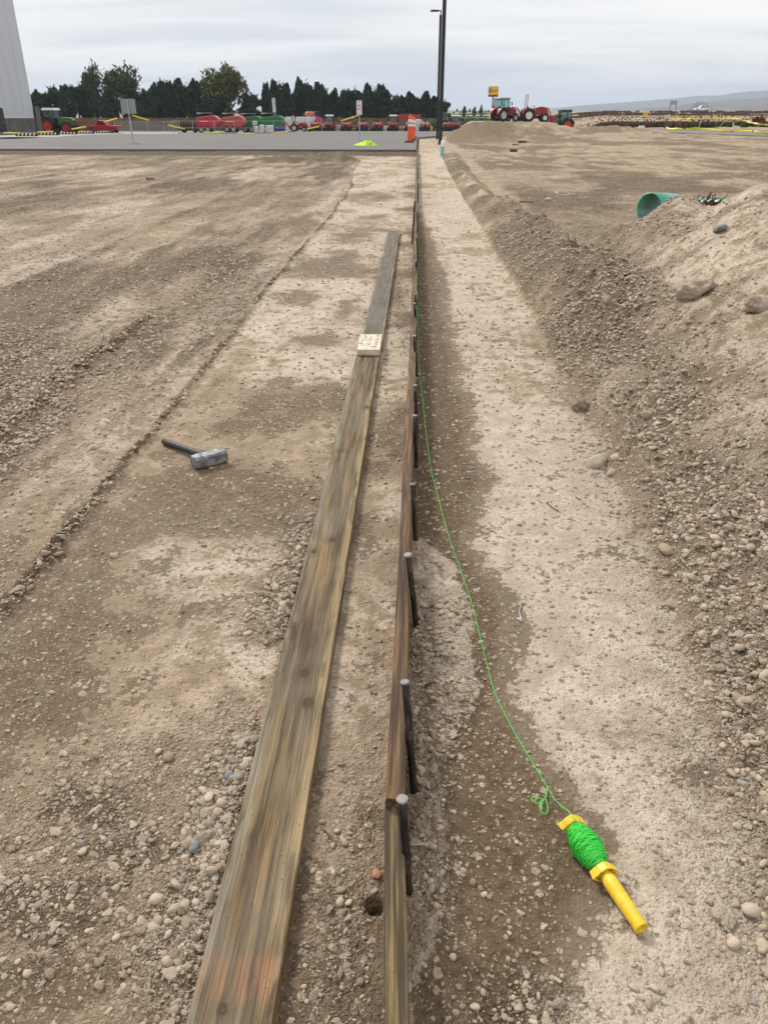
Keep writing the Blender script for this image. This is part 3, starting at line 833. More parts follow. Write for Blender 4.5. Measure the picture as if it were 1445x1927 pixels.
# splice block of pale scored board nailed over the joint
def block_material():
    t = NT('pale_scored_board')
    co = t.n('TexCoord').outputs['Object']
    sep = t.n('SeparateXYZ'); t.link(co, sep.inputs[0])
    n = t.noise(t.mapping(co, (30, 14, 30)), 1, 5, 0.6)
    n2 = t.noise(co, 120, 3, 0.6)
    c = t.mix(t.smooth(n, 0.3, 0.7), (0.50, 0.43, 0.30), (0.72, 0.66, 0.52))
    c = t.mix(t.smooth(n2, 0.60, 0.72), c, (0.22, 0.15, 0.08))
    low = t.smooth(sep.outputs[2], 0.012, -0.004)
    c = t.mix(low, c, t.mix(t.smooth(n2, 0.4, 0.6), (0.07, 0.055, 0.035), (0.22, 0.18, 0.12)))
    t.set(Base_Color=c, Roughness=0.8, Normal=t.bump(t.math('ADD', n, n2), 0.5, 0.003))
    return t.m
blk = empty('splice_block', (-0.274, 4.70, 0.041), R(0.5), 'short pale block nailed over the joint of the two planks', 'block')
rs = random.Random(2)
v, f = [], []
m = MB()
m.box((0, 0, 0.0195), (0.138, 0.36, 0.039))
bo = m.build('board', block_material(), blk, bevel=0.003, seg=2)
for (x, y, l, a) in [(-0.035, 0.14, 0.022, 0.1), (0.045, 0.15, 0.02, 0), (0.0, 0.10, 0.03, 0), (-0.045, 0.06, 0.024, 0.1), (0.0, 0.04, 0.02, 0.3), (0.045, 0.05, 0.022, 0), (-0.05, 0.0, 0.024, 0),
                     (0.04, -0.02, 0.04, 0), (0.0, -0.07, 0.028, 0.1), (0.042, -0.07, 0.03, 0), (-0.045, -0.10, 0.022, 0), (-0.03, 0.10, 0.02, 1.2), (0.03, -0.12, 0.03, 1.4), (-0.055, -0.05, 0.02, 1.3)]:
    MB(Matrix.Translation((x, y, 0.0405)) @ Matrix.Rotation(a, 4, 'Z')).box((0, 0, 0), (0.003, l, 0.003)).build('staple', simple('rusty_staple', (0.03, 0.02, 0.015), 0.6, 0.6), blk)

# form boards on edge
FB = [(0.0155, 0.0535, -0.30, 1.085, -0.016, 0.122, M_FORM2, 'near form board on edge, olive brown, its far end under the nearest stake', -0.041, 21),
      (-0.0400, -0.0020, 1.082, 3.24, 0.006, 0.146, M_FORM, 'reddish brown form board on edge, its cut end showing behind the nearest stake', 0.003, 22),
      (-0.0300, 0.0080, 3.245, 6.90, 0.002, 0.142, M_FORM, 'third form board on edge from the camera, beside the pale splice block', 0.0015, 23),
      (-0.0300, 0.0080, 6.905, 11.75, 0.002, 0.142, M_FORM, 'fourth form board on edge, ending past the far end of the grey plank', 0.0, 24),
      (-0.0330, 0.0050, 11.755, 16.6, 0.002, 0.142, M_FORM2, 'fifth form board on edge, well beyond the planks', 0.0, 25),
      (-0.0360, 0.0020, 16.605, 22.6, 0.002, 0.142, M_FORM2, 'second last form board on edge before the concrete kerb', 0.0, 26),
      (-0.0380, 0.0000, 22.605, 29.36, 0.002, 0.142, M_FORM2, 'farthest form board on edge, meeting the corner of the concrete', 0.0, 27)]
for x0, x1, y0, y1, z0, z1, mt, lb, yaw, sd in FB:
    timber('form_board', x0, x1, y0, y1, z0, z1, mt, lb, 'form board', 'form boards set on edge in one line', yaw=-yaw, seed=sd, worn=0.003)
o = timber('far_form_board', -0.07, -0.035, 29.38, 62.0, -0.02, 0.10, M_FORM2, 'thin form board along the right edge of the concrete by the cones', 'form board', seed=31)
o.rotation_euler = (-math.atan(0.0165), 0, 0)

# steel stakes
M_STEEL = None
def stake_material():
    t = NT('black_steel')
    co = t.n('NewGeometry').outputs['Position']
    n = t.noise(t.mapping(co, (60, 60, 22)), 1, 5, 0.65)
    n2 = t.noise(co, 260, 3, 0.6)
    c = t.mix(t.smooth(n, 0.35, 0.7), (0.014, 0.013, 0.013), (0.055, 0.043, 0.035))
    c = t.mix(t.math('MULTIPLY', t.smooth(n, 0.52, 0.62), 0.6), c, (0.11, 0.055, 0.03))
    c = t.mix(t.math('MULTIPLY', t.smooth(n, 0.60, 0.74), 0.8), c, (0.28, 0.25, 0.215))
    t.set(Base_Color=c, Roughness=t.math('MULTIPLY_ADD', n2, 0.3, 0.38), Metallic=0.35, Normal=t.bump(t.math('ADD', n, n2), 0.5, 0.0015))
    return t.m
M_STAKE = stake_material()
M_HEAD = simple('hammered_steel', (0.25, 0.245, 0.25), 0.55, 0.35, 0.55, 130, 0.0015, dirt=0.3)
def stake(x, y, top, lean, rz, label, seed, side=1, r=0.0085, knock=0.0):
    b = gz(x, y) - 0.08
    e_ = empty('steel_stake', (x, y, gz(x, y)), 0, label, 'stake', 'steel stakes holding the form boards')
    rs = random.Random(seed)
    d = Vector((-side * 0.05 + lean[0] + rs.uniform(-0.015, 0.015), lean[1] + rs.uniform(-0.03, 0.03), 1)).normalized()
    H_ = top
    pts = [d * (-0.08 + (H_ + 0.08) * k / 8) + Vector((0.0008 * rs.uniform(-1, 1), 0.0008 * rs.uniform(-1, 1), 0)) for k in range(9)]
    MB().tube(pts, [r * (0.97 + 0.06 * rs.random()) for _ in pts], 12).build('shaft', M_STAKE, e_)
    q = d.to_track_quat('Z', 'Y').to_matrix().to_4x4()
    r = r * rs.uniform(0.92, 1.10)
    prof = [(0.0, 0.0026), (r * 0.9, 0.0028), (r * 1.22, 0.0020), (r * 1.34, 0.0004), (r * 1.28, -0.0018), (r * 1.04, -0.0040), (r * 0.98, -0.006)]
    hd = MB(Matrix.Translation(d * H_) @ q)
    hd.lathe(prof, 16, smooth=False)
    for vv in hd.v:
        pass
    ho = hd.build('head', M_HEAD, e_)
    for vv in ho.data.vertices:
        k = mnoise.noise(Vector(vv.co) * 160 + Vector((seed * 3.3, 0, 0)))
        vv.co += Vector((k, mnoise.noise(Vector(vv.co) * 150 + Vector((0, seed * 2.1, 5))), 0)) * 0.0009
    return e_
ordn = ['nearest', 'second', 'third', 'fourth', 'fifth', 'sixth', 'seventh', 'eighth', 'ninth', 'tenth', 'eleventh', 'twelfth', 'thirteenth', 'fourteenth']
SK = [(0.0085, 0.978, 0.245, 0.0, 0.002), (0.0185, 1.232, 0.278, -0.055, 0.16), (0.0215, 1.845, 0.240, -0.06, 0.0), (0.018, 2.345, 0.200, -0.02, 0.32), (0.019, 3.02, 0.23, 0, 0.05), (0.018, 3.42, 0.23, 0, 0.02),
      (0.0185, 4.28, 0.24, -0.03, 0.0), (0.0185, 5.08, 0.24, -0.03, 0), (0.0185, 5.44, 0.23, -0.02, 0), (0.0185, 6.65, 0.24, -0.02, 0), (0.0185, 8.02, 0.24, -0.02, 0), (0.0185, 10.2, 0.24, 0, 0), (0.017, 13.6, 0.30, 0.04, 0.0), (0.015, 18.5, 0.26, 0, 0)]
for i, (x, y, t_, lx, ly) in enumerate(SK):
    where = ['where two form boards meet', 'leaning on the reddish form board', 'beside the scraped soil', 'level with the rock on the right', 'just past the sledgehammer', 'in front of the third form board',
             'level with the pale splice block', 'where the green line runs close by the board', 'one of two set close together', 'beside the dark grey plank', 'tied to the green line', 'near the far end of the grey plank', 'standing taller than its board, far off', 'the farthest one, small'][i]
    stake(x, y, t_, (lx, ly), 0, '%s steel stake in the line, %s' % (ordn[i], where), i + 1)
for (y, lb) in ((9.2, 'tall steel stake left of the form boards near the grey plank end'), ):
    stake(-0.045, y, 0.46, (0, 0), 0, lb, 33, side=-1, r=0.010)
# duplex nails and a rusty pin against the board
M_NAIL = simple('steel_nail', (0.42, 0.42, 0.45), 0.4, 0.7)
def nail(p0, p1, r, label, mat=None, bend=0.0):
    p0, p1 = Vector(p0), Vector(p1)
    m = MB()
    side = (p1 - p0).cross(Vector((0, 0, 1))).normalized() * bend
    pts = [p0.lerp(p1, k / 6) + side * math.sin(math.pi * k / 6) for k in range(7)]
    m.tube(pts, r, 6)
    m.cyl(pts[0], pts[0] + (pts[0] - pts[1]).normalized() * 0.002, r * 2.1, n=8)
    o_ = m.build('nail', mat or M_NAIL, label=label, cat='nail', group='nails by the form boards')
    return o_
nail((-0.0555, 1.035, 0.085), (-0.036, 1.036, 0.085), 0.0013, 'small bright nail sticking out of the near form board on its left side')
nail((0.034, 1.035, 0.075), (-0.004, 1.036, 0.072), 0.0014, 'dull nail with a head, upper one right of the nearest stake')
nail((0.026, 0.985, 0.022), (-0.004, 0.984, 0.022), 0.0018, 'dull nail with a head, at the foot of the nearest stake')
nail((0.347, 1.985, gz(0.347, 1.985) + 0.004), (0.336, 1.90, gz(0.336, 1.90) + 0.003), 0.0022, 'bent steel nail lying on the dry soil right of the green line', bend=0.008)
nail((0.525, 2.67, gz(0.525, 2.67) + 0.004), (0.56, 2.60, gz(0.56, 2.60) + 0.004), 0.0022, 'small bent nail on the dry soil below the pale rock', simple('brown_nail', (0.16, 0.13, 0.10), 0.6, 0.4), 0.004)
for (x, y, l, a, lb, c) in ((0.17, 2.69, 0.10, 1.5, 'thin pale twig lying across the wet strip', (0.40, 0.31, 0.22)), (-0.155, 1.105, 0.06, 2.3, 'thin reddish twig between the plank and the form board', (0.20, 0.09, 0.06)), (0.31, 2.19, 0.07, 1.2, 'thin grey twig on the dry soil beside the wet strip', (0.35, 0.30, 0.24)),
                            (-0.09, 3.12, 0.05, 1.4, 'short dark twig left of the reddish form board', (0.16, 0.11, 0.08))):
    p = [Vector((x + math.sin(a) * l * (k / 5 - .5), y + math.cos(a) * l * (k / 5 - .5) + 0.004 * math.sin(k * 1.3), gz(x, y) + 0.004 + 0.002 * math.sin(k))) for k in range(6)]
    MB().tube(p, [0.0022, 0.002, 0.0019, 0.0017, 0.0015, 0.001], 5).build('twig', simple('twig_%d' % int(a * 10), c, 0.8), label=lb, cat='twig', group='twigs on the soil')
# chip of brick by the driven hole
bc = stone_mesh('brick_chip', 771, 2, 0.2, 0.6, simple('brick', (0.50, 0.24, 0.16), 0.85, 0, 0.2, 120, 0.002), 6, False)
o = bpy.data.objects.new('brick_chip', bc); COL.objects.link(o); o.location = (-0.055, 1.02, gz(-0.055, 1.02) + 0.006); o.scale = (0.008, 0.015, 0.010); o.rotation_euler = (0, 0, 0.3)
tag(o, 'orange brick chip against the left side of the near form board', 'brick chip')

# sledgehammer
hm = empty('sledgehammer', (-0.865, 2.985, gz(-0.865, 2.985)), 0, 'short sledgehammer with black handle and steel head lying left of the plank', 'hammer')
u = Vector((-0.82, 2.99, 0)) - Vector((-0.92, 2.915, 0)); u = Vector((0.105, 0.085, 0)).normalized()      # head axis
hdir = Vector((-0.245, 0.165, 0.0)).normalized()                                      # handle direction
q = Matrix((( u.x, -u.y, 0, 0), (u.y, u.x, 0, 0), (0, 0, 1, 0), (0, 0, 0, 1)))           # local x = head axis
def octo(h, ch):   # octagon section in (y, z)
    return [(-h, -h + ch), (-h + ch, -h), (h - ch, -h), (h, -h + ch), (h, h - ch), (h - ch, h), (-h + ch, h), (-h, h - ch)]
secs = [(-0.076, 0.0245, 0.012), (-0.072, 0.0285, 0.012), (-0.045, 0.0300, 0.012), (-0.030, 0.0275, 0.006), (0.030, 0.0275, 0.006), (0.045, 0.0300, 0.012), (0.072, 0.0285, 0.012), (0.076, 0.0245, 0.012)]
v, f = [], []
for sx, h, ch in secs:
    for (a, b) in octo(h, ch): v.append((sx, a, b + 0.030))
for i in range(len(secs) - 1):
    for k in range(8): f.append((i * 8 + k, i * 8 + (k + 1) % 8, (i + 1) * 8 + (k + 1) % 8, (i + 1) * 8 + k))
f.append(tuple(range(8))); f.append(tuple((len(secs) - 1) * 8 + k for k in range(7, -1, -1)))
def hammer_steel():
    t = NT('worn_forged_steel')
    co = t.n('TexCoord').outputs['Object']
    n = t.noise(co, 38, 5, 0.65); n2 = t.noise(co, 240, 3, 0.6)
    c = t.mix(t.smooth(n, 0.35, 0.65), (0.13, 0.13, 0.135), (0.34, 0.34, 0.345))
    c = t.mix(t.math('MULTIPLY', t.smooth(n2, 0.58, 0.7), 0.5), c, (0.40, 0.34, 0.27))
    t.set(Base_Color=c, Roughness=0.5, Metallic=0.35, Normal=t.bump(t.math('ADD', n, t.math('MULTIPLY', n2, 0.4)), 0.5, 0.004))
    return t.m
MB(q).add(v, f).build('head', hammer_steel(), hm, bevel=0.0025, seg=2)
fr = Vector((u.y, -u.x, 0))
hc = Vector((0, 0, 0.030))
MB().cyl(hc + fr * 0.026, hc + fr * 0.0285, 0.0105, n=18).build('handle_eye', simple('eye_grey', (0.26, 0.27, 0.28), 0.6), hm)
bk = -fr
pts = [hc + bk * 0.024, hc + bk * 0.05, hc + bk * 0.075 + Vector((0, 0, -0.004)), hc + bk * 0.11 + Vector((0, 0, -0.009))]
end = Vector((-0.275, 0.205, 0.018))
end = bk * 0.33 + Vector((0, 0, 0.017))
end = Vector((-0.262, 0.215, 0.017))
pth = [hc + bk * 0.02, hc + bk * 0.03]
for k in range(1, 9):
    pth.append((hc + bk * 0.03).lerp(end, k / 8))
rad = [0.015, 0.0185, 0.0195, 0.0165, 0.0145, 0.0145, 0.015, 0.0155, 0.016, 0.0135]
MB().tube(pth, rad, 14).build('handle', simple('black_rubber', (0.014, 0.015, 0.018), 0.55, 0, 0.2, 30, 0.001, dirt=0.12), hm)

# mason line on its winder
YEL = None
def yellow_plastic():
    t = NT('yellow_plastic')
    co = t.n('TexCoord').outputs['Object']
    n = t.noise(co, 40, 4, 0.6); n2 = t.noise(t.mapping(co, (300, 300, 60)), 1, 3, 0.6)
    c = t.mix(t.smooth(n, 0.3, 0.7), (0.80, 0.50, 0.012), (0.88, 0.62, 0.03))
    c = t.mix(t.math('MULTIPLY', t.smooth(n2, 0.56, 0.70), 0.55), c, (0.34, 0.24, 0.08))
    c = t.mix(t.math('MULTIPLY', t.smooth(t.noise(co, 95, 4, 0.65), 0.5, 0.72), 0.55), c, (0.42, 0.33, 0.21))
    t.set(Base_Color=c, Roughness=0.42, Normal=t.bump(n2, 0.25, 0.001))
    t.b.inputs['Subsurface Weight'].default_value = 0.0
    return t.m
YEL = yellow_plastic()
GRN = simple('green_line', (0.07, 0.70, 0.085), 0.6, 0, 0.12, 200, 0.0)
A = Vector((0.345, 1.150, 0)); B = Vector((0.437, 0.915, 0))
za = gz(A.x, A.y) + 0.030; zb = gz(B.x, B.y) + 0.016
A.z, B.z = za, zb
wd = empty('line_winder', (A.x, A.y, gz(A.x, A.y)), 0, 'yellow plastic winder wound with bright green line, lying right of the form boards', 'line winder')
ax = (B - A).normalized(); LW = (B - A).length
qm = Matrix.Translation(A - Vector(wd.location)) @ ax.to_track_quat('Z', 'Y').to_matrix().to_4x4()   # local z runs from line end to handle tip
# make local x lie flat on the ground
xl = qm.to_3x3() @ Vector((1, 0, 0)); flat = Vector((ax.y, -ax.x, 0)).normalized()
yl = ax.cross(flat)
qm = Matrix(((flat.x, yl.x, ax.x, A.x - wd.location.x), (flat.y, yl.y, ax.y, A.y - wd.location.y), (flat.z, yl.z, ax.z, A.z - wd.location.z), (0, 0, 0, 1)))
def lozenge(z0, z1, w, h, th, flare):
    m = MB(qm)
    def ring(w_, h_, z): return [(w_, 0, z), (w_ * 0.42, h_ * 0.72, z), (0, h_, z), (-w_ * 0.42, h_ * 0.72, z), (-w_, 0, z), (-w_ * 0.42, -h_ * 0.72, z), (0, -h_, z), (w_ * 0.42, -h_ * 0.72, z)]
    o0, o1 = ring(w, h, z0), ring(w * flare, h * flare, z1)
    i0, i1 = ring(w - th * 1.6, h - th, z0), ring(w * flare - th * 1.6, h * flare - th, z1)
    v = o0 + o1 + i0 + i1
    f = []
    for k in range(8):
        j = (k + 1) % 8
        f += [(k, j, 8 + j, 8 + k), (16 + j, 16 + k, 24 + k, 24 + j), (8 + k, 8 + j, 24 + j, 24 + k), (j, k, 16 + k, 16 + j)]
    m.add(v, f)
    zm = (z0 + z1) / 2
    m.box((0, 0, zm), (w * 1.85, 0.003, (z1 - z0) * 0.8)); m.box((0, 0, zm), (0.012, h * 1.7, (z1 - z0) * 0.8))
    return m
lozenge(0.000, 0.016, 0.030, 0.020, 0.0035, 0.86).build('flange', YEL, wd, bevel=0.0012, seg=2)
lozenge(0.118, 0.136, 0.027, 0.020, 0.0035, 1.10).build('flange', YEL, wd, bevel=0.0012, seg=2)
m = MB(qm); m.lathe([(0.0095, 0.004), (0.0095, 0.13), (0.0125, 0.138), (0.0148, 0.15), (0.0150, 0.175), (0.0140, 0.21), (0.0132, 0.236), (0.0138, 0.250), (0.0130, LW), (0.0105, LW), (0.0100, LW - 0.03), (0.0, LW - 0.031)], 18)
m.build('handle', YEL, wd)
def spool_r(s): return 0.0125 + 0.0165 * max(0.0, math.sin(math.pi * min(1, max(0, (s - 0.0) / 1.0)))) ** 0.95
m = MB(qm); m.lathe([(spool_r(k / 16) - 0.0012, 0.017 + 0.100 * k / 16) for k in range(17)], 20)
core = m.build('wound_core', simple('green_core', (0.035, 0.42, 0.045), 0.7), wd)
pts = []
ph = 0.0; rs = random.Random(5)
N = 2600
for k in range(N):
    u_ = k / N
    sweep = 0.5 - 0.5 * math.cos(u_ * 2 * math.pi * 17)
    layer = rs.random()
    s_ = 0.02 + 0.96 * (sweep * 0.85 + 0.15 * (0.5 + 0.5 * math.sin(u_ * 71)))
    a_ = u_ * 2 * math.pi * 92
    r_ = spool_r(s_) + 0.0026 * (0.5 + 0.5 * math.sin(u_ * 377)) ** 2 + 0.0003
    pts.append((r_ * math.cos(a_), r_ * math.sin(a_), 0.017 + 0.100 * s_))
MB(qm).tube(pts, 0.0010, 4).build('wound_line', GRN, wd)
# the line itself, from the winder to the eleventh stake
LP_ = [(0.360, 1.095, 0.052), (0.348, 1.150, 0.047), (0.330, 1.215, 0.015), (0.318, 1.262, 0.004), (0.262, 1.435, 0.003), (0.227, 1.580, 0.004), (0.208, 1.78, 0.006), (0.190, 1.97, 0.010), (0.160, 2.19, 0.016), (0.131, 2.40, 0.022),
       (0.100, 2.68, 0.034), (0.075, 2.96, 0.045), (0.050, 3.55, 0.072), (0.032, 4.1, 0.095), (0.018, 5.0, 0.130), (0.010, 6.2, 0.165), (0.004, 7.2, 0.20), (-0.004, 8.01, 0.225)]
def catmull(P, n=6):
    P = [Vector(p) for p in P]; out = []
    for i in range(len(P) - 1):
        p0, p1, p2, p3 = P[max(i - 1, 0)], P[i], P[i + 1], P[min(i + 2, len(P) - 1)]
        for k in range(n):
            t = k / n
            out.append(0.5 * ((2 * p1) + (p2 - p0) * t + (2 * p0 - 5 * p1 + 4 * p2 - p3) * t * t + (3 * p1 - p0 - 3 * p2 + p3) * t ** 3))
    out.append(P[-1]); return out
line_pts = []
for p in catmull(LP_):
    g_ = gz(p.x, p.y)
    line_pts.append(Vector((p.x, p.y, max(p.z, 0.0015) + (g_ if p.z < 0.05 else 0))))
ln = empty('mason_line', (0.36, 1.09, gz(0.36, 1.09)), 0, 'bright green mason line stretched from the winder towards a far stake', 'string')
inv = -Vector(ln.location)
MB(Matrix.Translation(inv)).tube(line_pts, 0.00105, 5).build('line', GRN, ln)
k0 = Vector((0.318, 1.262, gz(0.318, 1.262) + 0.003))
loop = [k0, k0 + Vector((-0.006, -0.022, 0.001)), k0 + Vector((-0.012, -0.035, 0.002)), k0 + Vector((-0.022, -0.034, 0.004)), k0 + Vector((-0.036, -0.028, 0.002)), k0 + Vector((-0.040, -0.040, 0.001)), k0 + Vector((-0.028, -0.047, 0.002)),
        k0 + Vector((-0.012, -0.036, 0.004)), k0 + Vector((-0.008, -0.045, 0.002)), k0 + Vector((-0.008, -0.062, 0.001)), k0 + Vector((-0.016, -0.076, 0.002)), k0 + Vector((-0.024, -0.068, 0.003)), k0 + Vector((-0.022, -0.052, 0.004)), k0 + Vector((-0.014, -0.037, 0.004))]
MB(Matrix.Translation(inv)).tube(catmull(loop, 5), 0.00105, 5).build('loose_loop', GRN, ln)

# separate rocks and clods that stand out on the heap
ROCKS = [(0.785, 3.06, 0.046, 0.72, 3, M_STONE, 'angular pale tan rock at the foot of the heap, the largest on the strip edge'),
         (0.85, 3.75, 0.045, 0.85, 5, M_CLOD, 'dark brown clod at the foot of the heap beyond the pale rock'),
         (1.62, 3.72, 0.075, 0.6, 7, M_CLOD, 'large dark clod on the heap slope at the right edge of the view'),
         (1.50, 4.30, 0.080, 0.8, 9, M_CLOD, 'large tan clod standing high on the heap slope'),
         (1.20, 4.85, 0.060, 0.7, 11, M_CLOD, 'brown clod at the mouth of the gully between windrow and heap'),
         (1.95, 5.3, 0.055, 0.45, 13, M_STONE, 'flat blue grey stone high on the heap below the root'),
         (1.16, 2.62, 0.022, 0.9, 15, M_STONE, 'small round whitish stone alone on the smooth heap slope'),
         (1.05, 3.3, 0.022, 0.9, 17, M_STONE, 'small cream stone on the smooth slope above the pale rock'),
         (0.862, 3.04, 0.022, 0.8, 19, M_STONE, 'rounded tan stone touching the right side of the pale rock'),
         (0.83, 2.95, 0.026, 0.7, 20, M_STONE, 'small tan stone just in front of the pale rock'),
         (0.66, 0.84, 0.022, 0.9, 21, M_CLOD, 'lumpy soil clod near the lower right corner'),
         (0.60, 0.955, 0.022, 0.9, 23, M_CLOD, 'crumbly clod right of the winder handle tip'),
         (-0.43, 1.062, 0.011, 0.9, 25, M_STONE, 'smooth blue grey pebble left of the plank beside a damp clod'),
         (-0.42, 1.085, 0.017, 0.8, 27, M_CLOD, 'damp brown clod behind the blue grey pebble'),
         (-0.40, 1.262, 0.016, 0.5, 29, M_STONE, 'flat slate grey stone left of the plank edge')]
for x, y, r, fl, sd, mt, lb in ROCKS:
    if lb.startswith(('flat blue grey', 'rounded grey', 'smooth blue grey', 'flat slate')): mt = simple('blue_grey_stone', (0.22, 0.235, 0.25), 0.75, 0, 0.3, 60, 0.002, 0.3)
    if 'pale' in lb and 'angular' in lb or 'whitish' in lb or 'cream' in lb: mt = simple('pale_stone', (0.44, 0.36, 0.27), 0.85, 0, 0.2, 40, 0.004, 0.4)
    me_ = stone_mesh('rock', sd, 3 if mt is not M_CLOD else 4, 0.30 if mt is not M_CLOD else 0.55, fl, mt, 6 if mt is not M_CLOD else 2, True)
    if mt is M_CLOD:
        for vv in me_.vertices:
            vv.co *= 1 + 0.22 * mnoise.noise(vv.co * 5 + Vector((sd, 0, 0))) + 0.12 * mnoise.noise(vv.co * 11)
    o = bpy.data.objects.new('rock' if mt is not M_CLOD else 'soil_clod', me_); COL.objects.link(o)
    o.location = (x, y, gz(x, y) + r * fl * 0.22); o.scale = (r * 1.2, r, r); o.rotation_euler = (0.2, -0.3 if x > 0.9 else 0, sd * 1.3)
    tag(o, lb, 'rock' if mt is not M_CLOD else 'clod', 'rocks and clods that stand out')

# green sewer pipe behind the heap
def pipe(pa, pb, label, pr=0.16):
    pa, pb = Vector(pa), Vector(pb)
    pp = empty('drain_pipe', (pa.x, pa.y, gz(pa.x, pa.y)), 0, label, 'pipe', 'green pipes behind the heap')
    qd = (pb - pa).normalized()
    m = MB(Matrix.Translation(pa - Vector(pp.location)) @ qd.to_track_quat('Z', 'Y').to_matrix().to_4x4())
    Lp = (pb - pa).length
    m.lathe([(pr - 0.010, 0.0), (pr, 0.0), (pr, Lp), (pr - 0.010, Lp), (pr - 0.010, 0.0)], 40)
    m.build('barrel', simple('sea_green_plastic', (0.07, 0.38, 0.295), 0.35, 0, 0.10, 3, 0, dirt=0.15), pp)
pipe((2.70, 9.70, 0.345), (3.10, 10.09, 0.30), 'sea green plastic pipe behind the dirt heap, open mouth facing the camera')
pipe((3.30, 9.85, 0.275), (4.6, 9.6, 0.25), 'sea green plastic pipe showing as a sliver right of the root clump')

# root clump poking out of the heap
_ys = np.linspace(4.5, 9.5, 120); _xs = _ys * (1350 - 787) / 1633.0
_zs = terrain(_xs, _ys)[0]; _k = int(np.argmax((_zs - 1.35) / _ys))          # skyline of the heap on that bearing
rx_, ry_ = float(_xs[_k]), float(_ys[_k])
rc = empty('root_clump', (rx_, ry_, gz(rx_, ry_)), 0, 'dark tangled root clump poking out of the top of the heap', 'roots')
rs = random.Random(8)
for k in range(60):
    a_ = rs.uniform(-0.9, 1.2); el = rs.uniform(0.1, 1.2)
    d_ = Vector((math.cos(a_) * math.cos(el), rs.uniform(-0.5, 0.3), math.sin(el)))
    p_ = Vector((rs.uniform(-0.12, 0.08), rs.uniform(-0.06, 0.06), -0.03)); L_ = rs.uniform(0.06, 0.17)
    pts = []
    for j in range(6):
        pts.append(p_.copy()); p_ = p_ + d_ * L_ / 5 + Vector((rs.gauss(0, 0.01), rs.gauss(0, 0.01), rs.gauss(0, 0.008)))
    MB().tube(pts, [0.010, 0.009, 0.008, 0.007, 0.005, 0.003], 5).build('root', simple('root_bark', (0.11, 0.075, 0.05), 0.9), rc)

# ================================================================== YARD, BUILDING, VEHICLES (far)
def bx(px, Y):            # lateral position of a surveyed bearing at distance Y
    return Y * math.tan(math.atan((px - 722.5) * 0.8862 / 1447.0) - R(2.28))
def rz_(row, Y):          # height of a surveyed elevation at distance Y
    return 1.35 - (row - 207.0) * Y / 1781.0

def paving_material(name, a, b, streak=(0.25, 1.6), stain=0.5):
    t = NT(name)
    pos = t.n('NewGeometry').outputs['Position']
    n = t.noise(t.mapping(pos, (streak[0], streak[1], 1)), 1.0, 5, 0.6)
    n2 = t.noise(pos, 1.1, 5, 0.65); n3 = t.noise(pos, 30, 3, 0.6)
    c = t.mix(t.smooth(n, 0.3, 0.7), a, b)
    c = t.mix(t.math('MULTIPLY', t.smooth(n2, 0.48, 0.7), stain), c, tuple(k * 0.72 for k in a))
    c = t.mix(t.math('MULTIPLY', t.smooth(n3, 0.4, 0.7), 0.25), c, (0.36, 0.31, 0.25))
    t.set(Base_Color=c, Roughness=0.9, Normal=t.bump(n3, 0.4, 0.004))
    t.b.inputs['Specular IOR Level'].default_value = 0.25
    return t.m
M_LOT = paving_material('grey_concrete', (0.118, 0.114, 0.109), (0.185, 0.179, 0.171))
M_YARD = paving_material('dark_asphalt', (0.115, 0.112, 0.11), (0.165, 0.160, 0.155))
M_PALE = paving_material('pale_concrete', (0.33, 0.32, 0.30), (0.42, 0.405, 0.38))

def sheet(name, pts, zf, mat, lift=0.0, skirt=0.0, sub=1):
    """polygon laid on a sloping plane, with a vertical edge where skirt > 0"""
    n = len(pts)
    v = [(x, y, zf(x, y) + lift) for x, y in pts]
    f = [tuple(range(n))]
    if skirt:
        v += [(x, y, zf(x, y) + lift - skirt) for x, y in pts]
        f += [(k, (k + 1) % n, n + (k + 1) % n, n + k) for k in range(n)]
    o = MB().add(v, f).build(name, mat)
    return tag(o, kind='structure')
sheet('yard', [(-120, 40), (-1.0, 62), (12, 100), (12, 168), (-120, 168)], yard_z, M_YARD)
sheet('parking_lot', [(-90, 29.4), (-0.06, 29.4), (-0.06, 62), (9.5, 128), (9.5, 139), (-21, 139), (-17, 118), (-20.4, 99), (-29.6, 86), (-29.7, 76), (-26.5, 60), (-25.5, 53), (-90, 50)], lot_z, M_LOT, 0, 0.16)
sheet('kerb_edge', [(-90, 29.36), (-0.075, 29.36), (-0.075, 29.95), (-90, 29.95)], lot_z, paving_material('kerb_concrete', (0.10, 0.098, 0.092), (0.16, 0.155, 0.147)), 0.006, 0.10)
sheet('gutter', [(-20.2, 126), (7, 126), (9.2, 132.2), (-20.4, 132.2)], lot_z, paving_material('gutter_concrete', (0.26, 0.25, 0.232), (0.33, 0.315, 0.292)), 0.006)
sheet('walkway', [(-26.0, 60), (-29.9, 76.5), (-29.9, 86.5), (-34, 92), (-40, 92), (-32, 60)], lot_z, M_PALE, 0.012)
sheet('gravel_pad', [(bx(228, 112), 112), (bx(330, 112), 112), (bx(330, 150), 150), (bx(215, 150), 150)], yard_z, M_PALE, 0.01)

